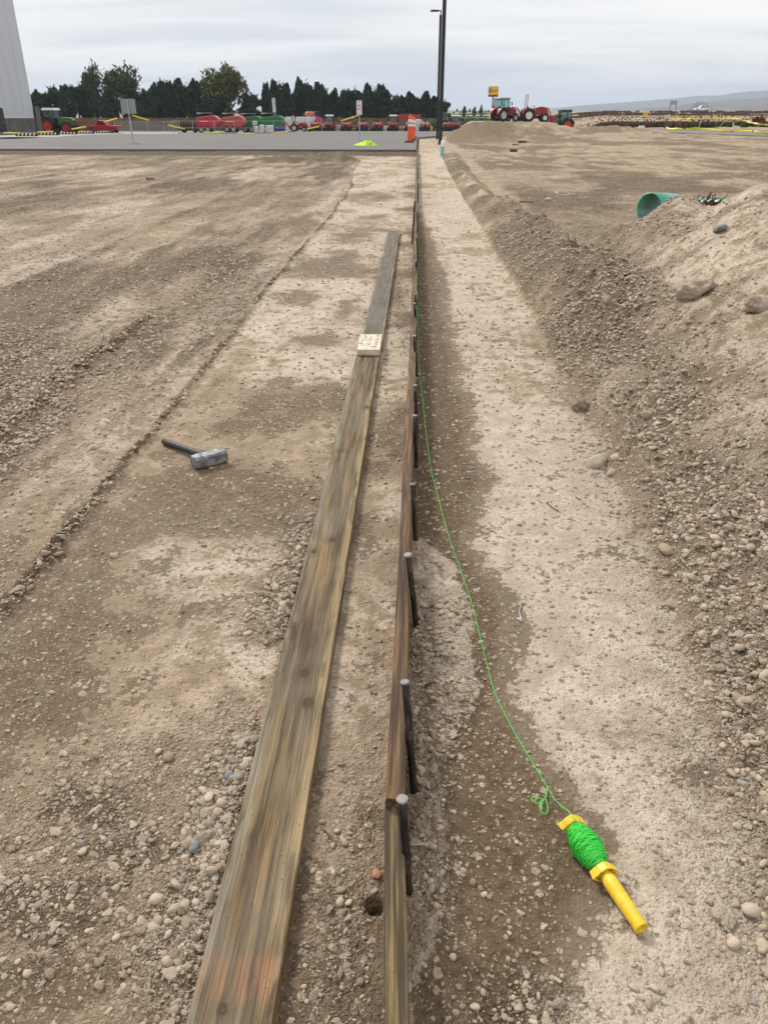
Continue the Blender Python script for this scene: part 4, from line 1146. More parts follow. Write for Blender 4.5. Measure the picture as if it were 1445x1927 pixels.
# ---- tinted glass
def glass_material():
    t = NT('tinted_glass')
    tr = t.n('BsdfTransparent'); tr.inputs[0].default_value = (0.46, 0.74, 0.70, 1)
    gl = t.n('BsdfGlossy'); gl.inputs['Roughness'].default_value = 0.05
    mx = t.n('MixShader')
    mx.inputs[0].default_value = 0.10; t.link(tr.outputs[0], mx.inputs[1]); t.link(gl.outputs[0], mx.inputs[2])
    t.link(mx.outputs[0], t.out.inputs[0])
    return t.m
GLASS = glass_material()
BLK = simple('matt_black', (0.012, 0.012, 0.013), 0.6)
TYRE = simple('tyre_rubber', (0.020, 0.019, 0.018), 0.85, 0, 0.2, 4, 0.01, dirt=0.12)
RED = simple('tractor_red', (0.36, 0.022, 0.026), 0.4, dirt=0.12)
LAMP = simple('lamp_glass', (0.72, 0.72, 0.74), 0.2)
WHT = simple('white_paint', (0.76, 0.77, 0.77), 0.45)
GREY = simple('galvanised', (0.42, 0.43, 0.44), 0.45, 0.5)

def wheel(parent, x, y, r, w, rimmat, name='wheel', hub=0.58):
    q = Matrix.Translation((x, y, r)) @ Matrix.Rotation(math.pi / 2, 4, 'X')
    m = MB(q)
    m.lathe([(r * hub, -w * 0.42), (r * 0.80, -w * 0.5), (r * 0.95, -w * 0.44), (r, -w * 0.25), (r, w * 0.25), (r * 0.95, w * 0.44), (r * 0.80, w * 0.5), (r * hub, w * 0.42)], 28)
    n = 18
    for k in range(n):          # lugs
        a = 2 * math.pi * k / n
        for s in (-1, 1):
            mm = Matrix.Rotation(a + (0.08 * s), 4, 'Z') @ Matrix.Translation((r * 1.005, 0, s * w * 0.22)) @ Matrix.Rotation(s * 0.5, 4, 'X')
            m.box((0, 0, 0), (r * 0.05, r * 0.07, w * 0.42), None) if False else m.add([mm @ Vector(c) for c in ((-r*.03,-r*.03,-w*.2),(r*.03,-r*.03,-w*.2),(r*.03,r*.03,-w*.2),(-r*.03,r*.03,-w*.2),(-r*.03,-r*.03,w*.2),(r*.03,-r*.03,w*.2),(r*.03,r*.03,w*.2),(-r*.03,r*.03,w*.2))],
                [(0,3,2,1),(4,5,6,7),(0,1,5,4),(1,2,6,5),(2,3,7,6),(3,0,4,7)])
    o = m.build(name, TYRE, parent)
    for s in (-1, 1):
        pass
    m = MB(q)
    m.lathe([(0.0, -w * 0.20), (r * 0.16, -w * 0.24), (r * 0.20, -w * 0.10), (r * (hub - .08), -w * 0.12), (r * hub, -w * 0.40), (r * hub, w * 0.40), (r * (hub - .08), w * 0.12), (r * 0.20, w * 0.10), (r * 0.16, w * 0.24), (0, w * 0.20)], 20)
    m.build('rim', rimmat, o)
    return o

def fender(m, x, y, r, w, a0=20, a1=170, th=0.04):
    n = 10
    pr = [(x + (r + th) * math.cos(R(a0 + (a1 - a0) * k / n)), r * 0.0 + (r + th) * math.sin(R(a0 + (a1 - a0) * k / n))) for k in range(n + 1)]
    pi = [(x + r * math.cos(R(a0 + (a1 - a0) * k / n)), r * math.sin(R(a0 + (a1 - a0) * k / n))) for k in range(n, -1, -1)]
    return pr + pi

def tractor(name, label, loc, rz, p, group=None, scale=1.0):
    """forward is local +X; p holds the dimensions and which superstructure it carries"""
    t = empty(name, loc, rz, label, 'tractor', group, scale)
    rr, fr, wb, tk = p['rr'], p['fr'], p['wb'], p['tk']
    body, rim = p['body'], p['rim']
    rw, fw_ = p.get('rw', rr * 0.55), p.get('fw', fr * 0.6)
    for s in (-1, 1):
        wheel(t, 0, s * tk / 2, rr, rw, rim, hub=p.get('hub', 0.58)); wheel(t, wb, s * (tk / 2 - 0.02), fr, fw_, rim, hub=p.get('hub', 0.58))
    MB().box((wb * 0.5, 0, fr * 1.15), (wb * 1.15, 0.34 * p['k'], fr * 0.75)).box((0, 0, rr), (0.5, tk, 0.2)).box((wb, 0, fr), (0.16, tk, 0.14)).build('chassis', BLK, t)
    h0, h1 = p['hood']; hw = p['hw']; zt = p['hz']; zb = p['hzb']
    pr = [(h0, zb), (h1 - 0.03, zb), (h1, zb + 0.1), (h1 - 0.02, zt - 0.22), (h1 - 0.16, zt - 0.06), (h1 - 0.5, zt), (h0, zt + 0.05)]
    hood = MB().prism(pr, -hw / 2, hw / 2).build('hood', body, t, bevel=0.05, seg=3)
    MB().box((h1 + 0.005, 0, zb + (zt - zb) * 0.40), (0.03, hw * 0.72, (zt - zb) * 0.55)).build('grille', BLK, hood)
    for s in (-1, 1):
        MB().box((h1 - 0.005, s * hw * 0.27, zt - 0.20 * p['k']), (0.05, hw * 0.28, 0.10 * p['k'])).build('headlight', LAMP, hood)
    fm = p.get('fender', body)
    for s in (-1, 1):
        m = MB(Matrix.Translation((0, 0, rr)))
        m.prism(fender(m, 0, 0, rr * 1.10, 0), s * tk / 2 - rw * 0.55, s * tk / 2 + rw * 0.55)
        m.build('fender', fm, t)
    if p.get('cab'):
        c0, c1, z0, z1, cw = p['cab']
        sl = p.get('slant', 0.12)
        m = MB()
        P0 = [(c0, -cw / 2), (c0, cw / 2), (c1, cw / 2 * 0.9), (c1, -cw / 2 * 0.9)]
        P1 = [(c0 + sl, -cw / 2 * 0.92), (c0 + sl, cw / 2 * 0.92), (c1 - sl, cw / 2 * 0.86), (c1 - sl, -cw / 2 * 0.86)]
        cab = MB()
        for a, b in zip(P0, P1): cab.cyl((a[0], a[1], z0), (b[0], b[1], z1), 0.045 * p['k'], n=6)
        mid0 = (c0 + (c1 - c0) * 0.42)
        for s in (-1, 1): cab.cyl((mid0, s * cw / 2 * 0.96, z0), (mid0, s * cw / 2 * 0.9, z1), 0.04 * p['k'], n=6)
        for i in range(4):
            a, b = P0[i], P0[(i + 1) % 4]; cab.cyl((a[0], a[1], z0), (b[0], b[1], z0), 0.05 * p['k'], n=6)
            a, b = P1[i], P1[(i + 1) % 4]; cab.cyl((a[0], a[1], z1), (b[0], b[1], z1), 0.05 * p['k'], n=6)
        cf = cab.build('cab_frame', BLK, t)
        g = MB()
        for i in range(4):
            a, b, c, d = P0[i], P0[(i + 1) % 4], P1[(i + 1) % 4], P1[i]
            g.add([(a[0], a[1], z0), (b[0], b[1], z0), (c[0], c[1], z1), (d[0], d[1], z1)], [(0, 1, 2, 3)])
        g.build('cab_glass', GLASS, cf)
        MB().box(((c0 + c1) / 2, 0, (rr + z0) / 2 + 0.1), ((c1 - c0) * 0.95, cw * 0.8, max(0.1, z0 - rr + 0.2))).build('cab_base', p.get('cabbase', BLK), t)
        ro = MB().box(((c0 + c1) / 2, 0, z1 + 0.12 * p['k']), (c1 - c0 + 0.2, cw * 1.06, 0.21 * p['k']), None, 0.9).build('roof', p['roof'], t, bevel=0.05, seg=3)
        for s in (-1, 1):
            MB().box((c1 + 0.02, s * cw * 0.40, z1 + 0.06), (0.06, 0.16, 0.07)).build('work_lamp', LAMP, ro)
            MB().cyl((c1 - 0.05, s * cw * 0.45, z1 - 0.25), (c1 + 0.1, s * (cw * 0.45 + 0.28), z1 - 0.3), 0.02, n=5).box((c1 + 0.1, s * (cw * 0.45 + 0.3), z1 - 0.45), (0.05, 0.16, 0.34)).build('mirror', BLK, t)
    st = MB().box((0.15, 0, rr + 0.42 * p['k']), (0.42, 0.44, 0.12)).box((-0.06, 0, rr + 0.70 * p['k']), (0.12, 0.42, 0.5)).build('seat', BLK, t, bevel=0.03)
    m = MB(); m.cyl((h0 - 0.05, 0, zt - 0.1), (h0 - 0.28, 0, zt + 0.20), 0.025, n=6)
    ring = [(h0 - 0.28 + 0.09 * math.cos(a * math.pi / 6), 0.18 * math.sin(a * math.pi / 6), zt + 0.20 + 0.10 * math.cos(a * math.pi / 6)) for a in range(12)]
    m.tube(ring, 0.018, 5, True); m.build('steering_wheel', BLK, t)
    if p.get('rops'):
        rx, top, w_, ln_ = p['rops']
        m = MB()
        m.tube([(rx, -w_ / 2, rr), (rx + ln_ * 0.3, -w_ / 2, rr + 0.6 * p['k']), (rx + ln_, -w_ / 2, top - 0.1), (rx + ln_, -w_ / 2 + 0.1, top), (rx + ln_, w_ / 2 - 0.1, top), (rx + ln_, w_ / 2, top - 0.1), (rx + ln_ * 0.3, w_ / 2, rr + 0.6 * p['k']), (rx, w_ / 2, rr)], 0.04, 6)
        for s in (-1, 1): m.box((rx + ln_ * 0.3, s * w_ / 2, rr + 0.65 * p['k']), (0.12, 0.12, 0.10))
        m.build('roll_bar', BLK, t)
    if p.get('smv'):
        MB().add([(c0 - 0.03, 0.05, z0 + 0.05), (c0 - 0.03, 0.55, z0 + 0.05), (c0 - 0.03, 0.30, z0 + 0.55), (c0 - 0.05, 0.05, z0 + 0.05), (c0 - 0.05, 0.55, z0 + 0.05), (c0 - 0.05, 0.30, z0 + 0.55)],
                 [(0, 1, 2), (5, 4, 3), (0, 3, 4, 1), (1, 4, 5, 2), (2, 5, 3, 0)]).build('warning_triangle', simple('orange_triangle', (0.85, 0.09, 0.03), 0.5), t)
    if p.get('loader'):
        bxx, bw, bz = p['loader']
        for s in (-1, 1):
            m = MB()
            a0 = (wb * 0.45, s * (hw / 2 + 0.16), zt - 0.05); a1 = (wb + 0.35, s * (hw / 2 + 0.20), zt - 0.02); a2 = (bxx - 0.05, s * (hw / 2 + 0.22), 0.42)
            m.tube([a0, ((a0[0] + a1[0]) / 2, a0[1], zt + 0.10), a1, ((a1[0] + a2[0]) / 2 + 0.05, a1[1], (a1[2] + a2[2]) / 2 + 0.12), a2], 0.075 * p['k'], 6)
            m.cyl((wb * 0.45, s * (hw / 2 + 0.16), fr), a0, 0.08, n=6)
            m.cyl((wb * 0.5, s * (hw / 2 + 0.18), fr + 0.2), (a1[0] - 0.1, a1[1], zt - 0.12), 0.035, n=6)
            m.build('loader_arm', body, t)
        pr = [(bxx, bz), (bxx, bz + 0.52), (bxx + 0.06, bz + 0.56), (bxx + 0.10, bz + 0.50), (bxx + 0.07, bz + 0.12), (bxx + 0.62, bz + 0.02), (bxx + 0.62, bz)]
        MB().prism(pr, -bw / 2, bw / 2).box((bxx + 0.3, -bw / 2, bz + 0.25), (0.55, 0.02, 0.48)).box((bxx + 0.3, bw / 2, bz + 0.25), (0.55, 0.02, 0.48)).build('bucket', p.get('bucket', BLK), t)
    if p.get('exhaust'):
        ex, ey, ez = p['exhaust']
        MB().cyl((ex, ey, zt - 0.1), (ex, ey, ez), 0.06, n=8).build('exhaust_stack', BLK, t)
    if p.get('backhoe'):
        m = MB()
        m.tube([(-rr - 0.2, 0, 0.5), (-rr - 1.1, 0, 1.5), (-rr - 1.35, 0, 1.45)], 0.10, 6); m.tube([(-rr - 1.3, 0, 1.5), (-rr - 1.75, 0, 0.55)], 0.08, 6)
        m.box((-rr - 0.15, 0, 0.55), (0.3, 0.5, 0.6)); m.box((-rr - 1.7, 0, 0.35), (0.35, 0.35, 0.4))
        m.build('backhoe_arm', body, t)
    return t

SMALL = dict(rr=0.56, fr=0.36, wb=1.62, tk=1.25, k=1.0, body=RED, rim=simple('grey_rim', (0.55, 0.56, 0.58), 0.4, 0.2), hood=(0.75, 1.98), hw=0.62, hz=1.22, hzb=0.62, loader=(2.45, 1.72, 0.03))
ROPS = dict(SMALL, rops=(-0.25, 2.42, 1.05, -0.05))
CAB = dict(SMALL, cab=(-0.35, 0.85, 1.15, 2.10, 1.22), roof=WHT, k=1.0)
face = -math.pi / 2        # nose towards the camera
def lot_loc(px, Y): return (bx(px, Y), Y, lot_z(0, Y))
row = 'red compact tractors lined up facing the road'
r0 = tractor('compact_tractor', 'red open compact tractor directly behind the sign post with the hi-vis vest', lot_loc(683, 136), face, ROPS, row)
c0_ = tractor('compact_tractor', 'red compact tractor with white cab roof, left of the orange delineators', lot_loc(740, 136), face, CAB, row)
for px, src, lb, tw in [(652, r0, 'red open compact tractor left of the narrow sign post, below the yellow sleeve', 0.03), (711, r0, 'red open compact tractor between the narrow sign post and a white roofed cab tractor', -0.02),
                    (772, r0, 'red open compact tractor half hidden behind the orange delineators', 0.02), (801, r0, 'red open compact tractor between the orange delineators and the black lamp posts', -0.03),
                    (838, r0, 'red open compact tractor hidden mostly behind the black lamp posts', 0.0), (593, r0, 'leftmost nose-on red compact tractor, beside the white wrapped pallets', 0.0),
                    (620, c0_, 'leftmost red compact tractor with white cab roof', 0.02), (857, c0_, 'rightmost red compact tractor with white cab roof, right of the black lamp posts', 0.0)]:
    c = copy_tree(src); c.location = lot_loc(px, 136); c.rotation_euler = (0, 0, face + tw); c['label'] = lb
tractor('backhoe_tractor', 'small red tractor with backhoe seen from its side in front of white pallets', (bx(553, 126), 126, lot_z(0, 126)), 0.0, dict(ROPS, backhoe=True, loader=(2.2, 1.3, 0.03)), None, 0.88)
# red tractors on the dirt mound, right
pz = 0.10
tractor('cab_tractor', 'red cab tractor with orange warning triangle, parked on the mound below the yellow sign', (bx(940, 105), 105, pz), R(32), dict(SMALL, rr=0.72, fr=0.46, wb=1.9, tk=1.45, hood=(0.9, 2.3), hz=1.45, hzb=0.75, hw=0.7, cab=(-0.45, 0.95, 1.30, 2.36, 1.4), roof=simple('slate_roof', (0.24, 0.27, 0.31), 0.4), smv=True, loader=(2.9, 1.7, 0.05)), None)
tractor('open_tractor', 'red open tractor with tall black roll bar and white rims, on the mound', (bx(993, 104), 104, pz), R(6), dict(SMALL, rr=0.70, fr=0.44, wb=1.95, tk=1.4, hood=(0.95, 2.35), hz=1.45, hzb=0.75, hw=0.66, rops=(-0.32, 2.85, 1.1, 0.12), loader=(2.75, 1.6, 0.02), rim=simple('white_rim', (0.72, 0.73, 0.75), 0.4), bucket=RED), None)
# large green tractors
GRNP = simple('leaf_green', (0.075, 0.20, 0.035), 0.35)
DKG = simple('dark_green', (0.022, 0.045, 0.030), 0.45)
REDRIM = simple('red_rim', (0.62, 0.025, 0.02), 0.45)
BIG = dict(rr=1.0, fr=0.78, wb=2.85, tk=2.0, k=1.5, rw=0.62, fw=0.5, hub=0.68, body=GRNP, rim=REDRIM, fender=DKG, hood=(1.25, 3.65), hw=0.85, hz=2.05, hzb=1.05, cab=(-0.65, 1.15, 1.55, 2.95, 1.75), roof=WHT, slant=0.15, cabbase=DKG)
tractor('farm_tractor', 'large green tractor with red wheels and white roof, beside the white building', (bx(93, 124), 124, yard_z(0, 124)), R(-8), BIG)
tractor('farm_tractor', 'large green tractor with red rear wheel, half hidden behind the right end of the mound', (bx(1066, 128), 128, base_z(np.array([bx(1066, 128)]), np.array([128.0]))[0] + 0.35), R(188), dict(BIG, roof=DKG, exhaust=(1.3, 0.6, 3.1)), None, 0.92)
JDG = simple('implement_green', (0.012, 0.15, 0.035), 0.4)
YRIM = simple('yellow_rim', (0.75, 0.52, 0.02), 0.45)
tractor('farm_tractor', 'green tractor with yellow wheels partly hidden behind the black lamp posts', (bx(838, 164), 164, yard_z(0, 164)), R(182), dict(BIG, body=JDG, rim=YRIM, fender=JDG, roof=JDG))

# ---- pickups
def pickup(name, label, loc, rz, col, scale=1.0):
    t = empty(name, loc, rz, label, 'pickup', None, scale)
    pr = [(-2.65, 0.55), (-2.65, 1.08), (-0.75, 1.10), (-0.62, 1.12), (0.55, 1.12), (1.15, 1.10), (2.25, 1.02), (2.55, 0.85), (2.62, 0.50), (2.0, 0.42), (-2.2, 0.42)]
    b = MB().prism(pr, -0.95, 0.95).build('body', col, t, bevel=0.06, seg=3)
    cb = [(-0.80, 1.10), (-0.68, 1.78), (-0.50, 1.86), (0.35, 1.86), (0.55, 1.80), (1.20, 1.10)]
    MB().prism(cb, -0.82, 0.82).build('cab', col, t, bevel=0.05, seg=2)
    GD = simple('dark_glass', (0.012, 0.014, 0.016), 0.12)
    for s in (-1, 1):
        MB().add([(-0.58, s * 0.828, 1.24), (0.00, s * 0.828, 1.24), (0.00, s * 0.828, 1.66), (-0.52, s * 0.828, 1.66)], [(0, 1, 2, 3)]).build('window', GD, t)
        MB().add([(0.14, s * 0.828, 1.24), (0.86, s * 0.828, 1.24), (0.48, s * 0.828, 1.66), (0.14, s * 0.828, 1.66)], [(0, 1, 2, 3)]).build('window', GD, t)
        MB().box((-2.63, s * 0.85, 0.92), (0.06, 0.14, 0.26)).build('tail_light', simple('tail_red', (0.5, 0.02, 0.02), 0.3), t)
        MB().box((2.52, s * 0.75, 0.86), (0.10, 0.26, 0.14)).build('headlight', LAMP, t)
        for x in (-1.65, 1.65):
            m = MB(Matrix.Translation((x, s * 0.84, 0.40)) @ Matrix.Rotation(math.pi / 2, 4, 'X'))
            m.lathe([(0.24, -0.12), (0.36, -0.13), (0.40, -0.08), (0.40, 0.08), (0.36, 0.13), (0.24, 0.12)], 20)
            w = m.build('wheel', TYRE, t)
            MB(Matrix.Translation((x, s * 0.84, 0.40)) @ Matrix.Rotation(math.pi / 2, 4, 'X')).lathe([(0, -0.06), (0.24, -0.10), (0.24, 0.10), (0, 0.06)], 14).build('rim', simple('alloy', (0.45, 0.45, 0.46), 0.35, 0.6), w)
    MB().add([(1.13, -0.74, 1.14), (1.13, 0.74, 1.14), (0.57, 0.68, 1.68), (0.57, -0.68, 1.68)], [(0, 1, 2, 3)]).build('windscreen', GD, t)
    MB().box((-2.70, 0, 0.56), (0.12, 1.8, 0.16)).build('bumper', simple('chrome', (0.6, 0.6, 0.6), 0.2, 0.9), t)
    return t
CARRED = simple('pickup_red', (0.42, 0.022, 0.03), 0.28)
pickup('pickup_truck', 'red crew cab pickup parked behind the striped wheel stops', (bx(191, 130), 130, yard_z(0, 130)), R(176), CARRED, 0.95)
hz_ = float(base_z(np.array([bx(1320, 300)]), np.array([300.0]))[0])
pickup('pickup_truck', 'white pickup driving on the distant highway before the hills', (bx(1320, 300), 300, hz_), R(178), WHT, 1.0)

# ---- balers and other implements
def baler(label, loc, rz, col, L=4.3, flip=1, dome=True, cat='baler'):
    t = empty('baler', loc, rz, label, cat, 'hay balers behind the fence')
    a = []
    n = 8
    body = [(-L * 0.46, 0.95), (-L * 0.46, 2.05), (-L * 0.40, 2.35), (0.05 * L, 2.55)]
    for k in range(n + 1):
        th = R(95 - 120 * k / n)
        body.append((0.20 * L + 0.24 * L * math.cos(th), 1.55 + 1.05 * math.sin(th)))
    body += [(0.28 * L, 0.85), (-L * 0.2, 0.75)]
    b = MB().prism(body, -1.2, 1.2).build('body', col, t, bevel=0.10, seg=3)
    MB().box((-0.1 * L, -1.215, 1.75), (L * 0.42, 0.02, 0.12)).build('side_stripe', WHT if 'red' in label else col, b)
    arch = [(-0.02 * L, 1.0)] + [(0.15 * L + 0.17 * L * math.cos(R(160 - 140 * k / 6)), 1.1 + 0.95 * math.sin(R(160 - 140 * k / 6))) for k in range(7)] + [(0.30 * L, 1.0)]
    MB().prism(arch, -1.23, 1.23).build('side_door', col, b, bevel=0.03)
    for s in (-1, 1):
        for x in (-0.28 * L, -0.02 * L):
            wheel(t, x, s * 1.05, 0.52, 0.38, simple('pale_rim', (0.45, 0.44, 0.40), 0.5))
    MB().box((0.1 * L, 0, 0.72), (L * 0.75, 1.6, 0.22)).tube([(0.4 * L, 0, 0.7), (0.62 * L, 0, 0.6)], 0.09, 6).build('chassis', BLK, t)
    MB().add([(0.30 * L, -1.0, 0.75), (0.50 * L, -1.0, 0.55), (0.50 * L, 1.0, 0.55), (0.30 * L, 1.0, 0.75), (0.26 * L, -1.0, 1.25), (0.46 * L, -1.0, 0.75), (0.46 * L, 1.0, 0.75), (0.26 * L, 1.0, 1.25)],
             [(0, 1, 2, 3), (4, 5, 6, 7), (0, 1, 5, 4), (1, 2, 6, 5), (2, 3, 7, 6), (3, 0, 4, 7)]).build('pickup_deck', simple('dark_grey', (0.06, 0.065, 0.07), 0.5), t)
    m = MB()
    for s in (-1, 1):
        m.tube([(-0.42 * L, s * 0.9, 2.3), (-0.42 * L, s * 0.9, 2.95), (0.1 * L, s * 0.9, 3.0), (0.12 * L, s * 0.9, 2.55)], 0.03, 5)
    m.tube([(-0.42 * L, -0.9, 2.95), (-0.42 * L, 0.9, 2.95)], 0.03, 5)
    m.build('guard_rail', GREY, t)
    return t
def yl(px, Y): return (bx(px, Y), Y, yard_z(0, Y))
baler('bright red hay baler behind the fence, leftmost of the row', yl(392, 146), 0, simple('baler_red', (0.50, 0.025, 0.05), 0.35))
baler('faded orange red hay baler behind the fence', yl(440, 148), 0, simple('faded_red', (0.45, 0.085, 0.055), 0.5))
baler('green hay baler next to the faded orange one', yl(474, 152), 0, JDG)
baler('larger green hay baler below the tall white sign', yl(514, 147), 0, JDG, 4.6)
pk = baler('pink and orange hay baler standing behind the white wrapped pallets', yl(588, 158), R(20), simple('pink_panel', (0.62, 0.06, 0.22), 0.4), 3.6)
MB().box((-0.5, 0, 2.95), (1.5, 1.7, 0.9)).build('upper_cover', simple('salmon_cover', (0.62, 0.18, 0.12), 0.5), pk, bevel=0.25, seg=4)
MB().box((0.9, 0, 2.95), (0.9, 1.5, 1.0)).build('twine_box', BLK, pk, bevel=0.1, seg=2)

# black implement at the left end of the fence
t = empty('hay_rake', yl(352, 140), 0, 'black farm implement with upright tines at the left end of the baler row', 'implement')
for k in range(6):
    MB().tube([(-1.2 + 0.45 * k, 0, 0.4), (-1.25 + 0.45 * k, 0.2, 1.7), (-1.05 + 0.45 * k, 0.1, 2.1)], 0.08, 6).build('tine_arm', BLK, t)
MB().box((0, 0, 1.1), (2.9, 0.35, 0.3)).box((0, 0, 0.55), (2.6, 0.6, 0.3)).build('frame', BLK, t)
for s in (-1, 1): wheel(t, s * 0.9, 0.5, 0.45, 0.3, BLK)

# green planter, right of the lamp posts
t = empty('planter', yl(886, 168), 0, 'long green crop planter with folded wings, right of the black lamp posts', 'planter')
rs = random.Random(4)
m = MB()
for z_, y_ in ((1.7, 0), (2.6, 0.6), (3.1, 1.2)):
    m.tube([(-3.6, y_, z_), (3.6, y_, z_ + 0.1)], 0.13, 6)
m.build('toolbar', JDG, t)
for k in range(12):
    x = -3.3 + 0.6 * k
    MB().tube([(x, 0, 1.5), (x + rs.uniform(-0.5, 0.5), 0.5, 2.9 + rs.uniform(-0.2, 0.5))], 0.09, 5).tube([(x, 0, 1.9), (x + 0.5, 0.2, 2.5)], 0.06, 5).build('strut', JDG, t)
    MB().box((x, 0.1, 2.15), (0.42, 0.5, 0.55), None, 0.8).build('seed_box', JDG if k % 3 else BLK, t, bevel=0.05)
    MB().cyl((x, -0.3, 3.2 + rs.uniform(0, .5)), (x + 0.05, 0.0, 3.5 + rs.uniform(0, .6)), 0.22, 0.16, n=8).build('row_unit', BLK if k % 2 else JDG, t)
MB().box((0, -0.8, 1.15), (7.4, 0.25, 0.22)).build('rear_bar', GREY, t)
for k in range(8): MB().tube([(-3.2 + 0.9 * k, -0.8, 1.1), (-3.35 + 0.9 * k, -0.8, 0.2)], 0.07, 5).build('shank', BLK, t)
for s in (-2.2, 0.3): wheel(t, s, 0.3, 0.6, 0.4, YRIM)
# red seed drill behind the delineators
t = empty('seed_drill', yl(770, 160), 0, 'red framed seed drill with white bags, behind the orange delineators', 'seed drill')
MB().box((0, 0, 2.6), (4.2, 0.9, 0.7)).build('hopper', simple('drill_red', (0.33, 0.03, 0.025), 0.5), t, bevel=0.05)
for k in range(7):
    MB().tube([(-1.9 + 0.63 * k, -0.3, 2.3), (-1.9 + 0.63 * k, -0.5, 0.4)], 0.06, 5).build('seed_tube', simple('drill_red', (0.33, 0.03, 0.025)), t)
MB().box((0, -0.3, 0.9), (4.2, 0.3, 0.25)).build('frame', GREY, t)

# ---- wrapped pallets, totes and drums
def bale_material():
    t_ = NT('white_wrap')
    co = t_.n('TexCoord').outputs['Object']
    n = t_.noise(t_.mapping(co, (3, 3, 14)), 1, 4, 0.6); n2 = t_.noise(co, 5, 4, 0.6)
    c = t_.mix(t_.smooth(n, 0.4, 0.65), (0.55, 0.56, 0.58), (0.80, 0.80, 0.80))
    t_.set(Base_Color=c, Roughness=0.35, Normal=t_.bump(t_.math('ADD', n, n2), 0.6, 0.05))
    return t_.m
WRAP = bale_material()
def pallet(px, Y, w, h, label, base=0.0, mat=None, name='wrapped_pallet', d=1.1, cat='pallet', group='wrapped pallets in the yard'):
    x, z = bx(px, Y), yard_z(0, Y) + base
    t = empty(name, (x, Y, z), R(random.uniform(-4, 4)), label, cat, group)
    if base == 0:
        m = MB()
        for s in (-1, 0, 1): m.box((s * w * 0.42, 0, 0.06), (0.1, d, 0.12))
        m.box((0, 0, 0.135), (w, d, 0.03)); m.build('pallet_base', simple('pallet_wood', (0.30, 0.22, 0.14), 0.85), t)
    b0 = 0.15 if base == 0 else 0.0
    MB().box((0, 0, b0 + (h - b0) / 2), (w * 0.97, d * 0.95, h - b0), None, 0.96).build('load', mat or WRAP, t, bevel=0.07, seg=3)
    MB().box((0, -d * 0.48, b0 + (h - b0) * 0.45), (w * 0.6, 0.02, (h - b0) * 0.06)).build('print_band', simple('grey_print', (0.42, 0.43, 0.45), 0.6), t)
    return t
for px, lb in ((545, 'behind the red backhoe tractor'), (565, 'in the middle of the stacked row'), (583, 'beside the pink baler')):
    pallet(px, 142, 1.55, 1.15, 'lower white wrapped pallet %s' % lb); pallet(px, 142, 1.55, 1.20, 'upper white wrapped pallet %s' % lb, 1.17)
pallet(480, 121, 0.52, 0.95, 'low white stack on the left behind the fence sign'); pallet(491, 121, 0.55, 1.12, 'taller white stack just right of the fence sign')
pallet(506, 121, 1.0, 1.05, 'square white wrapped pallet behind the fence, left of the blue drums')
pallet(604, 137, 1.1, 1.25, 'pale grey tote left of the first white roofed cab tractor', 0, simple('tote_grey', (0.50, 0.53, 0.55), 0.4)); pallet(636, 137, 0.75, 1.15, 'narrow pale tote right of the first white roofed cab tractor', 0, simple('tote_grey', (0.50, 0.53, 0.55), 0.4))
pallet(726, 139, 0.8, 1.0, 'grey tote between two red tractors left of the delineators', 0, simple('tote_grey', (0.5, 0.53, 0.55), 0.4))
pallet(790, 138, 0.75, 1.9, 'tall pale bag stack just right of the orange delineators'); pallet(783, 150, 1.6, 2.1, 'white tarpaulined load behind the orange delineators'); pallet(798, 150, 1.4, 1.7, 'lower white tarpaulined load behind a red tractor, near the lamp posts')
for i, (dx, z) in enumerate(((0, 0), (0.42, 0), (0.84, 0))):
    for lv in (0, 1):
        x = bx(520, 123) + dx
        o = MB(Matrix.Translation((0, 0, 0))).lathe([(0, 0), (0.19, 0), (0.20, 0.03), (0.20, 0.15), (0.205, 0.16), (0.20, 0.17), (0.20, 0.40), (0.19, 0.44), (0.06, 0.45), (0.0, 0.45)], 16).build('blue_drum', simple('drum_blue', (0.02, 0.07, 0.32), 0.4), None)
        o.location = (x, 123, yard_z(0, 123) + lv * 0.46)
        tag(o, '%s blue drum, %s of its stack pair, by the backhoe tractor' % (('left', 'middle', 'right')[i], ('bottom', 'top')[lv]), 'drum', 'blue drums by the backhoe tractor')

# ---- fences
def fence(name, px0, px1, Y, h, pxs, label, rails=(1.0, 0.45)):
    x0 = bx(px0, Y)
    t = empty(name, (x0, Y, yard_z(0, Y)), 0, label, 'fence')
    L_ = bx(px1, Y) - x0
    for px in pxs: MB().cyl((bx(px, Y) - x0, 0, 0), (bx(px, Y) - x0, 0, h + 0.04), 0.035, n=8).build('post', GREY, t)
    for k in rails: MB().cyl((0, -0.02, h * k), (L_, -0.02, h * k), 0.022, n=6).build('rail', GREY, t)
    return t
fence('pipe_fence', 322, 540, 119, 1.58, (322, 360, 399, 402, 439, 474, 513, 540), 'galvanised pipe rail fence in front of the balers')
fence('back_fence', 600, 1000, 172, 1.2, tuple(range(600, 1001, 26)), 'thin rail fence behind the row of red tractors', (1.0, 0.5))
t = fence('picket_fence', 212, 335, 150, 1.75, (212, 243, 274, 305, 335), 'grey slatted fence behind the red pickup', (1.0, 0.12))
pm = MB().box((0, 0, 0.9), (0.14, 0.03, 1.5)).build('slat', simple('fence_grey', (0.20, 0.20, 0.20), 0.7), t)
for k in range(46):
    c = pm.copy() if k else pm
    if k: COL.objects.link(c)
    c.location = (0.12 + 0.243 * k, 0, 0); c.parent = t
o = empty('fence_sign', (bx(478.5, 118.9), 118.9, yard_z(0, 119)), 0, 'small white sign hung on the pipe fence left of the white stacks', 'sign')
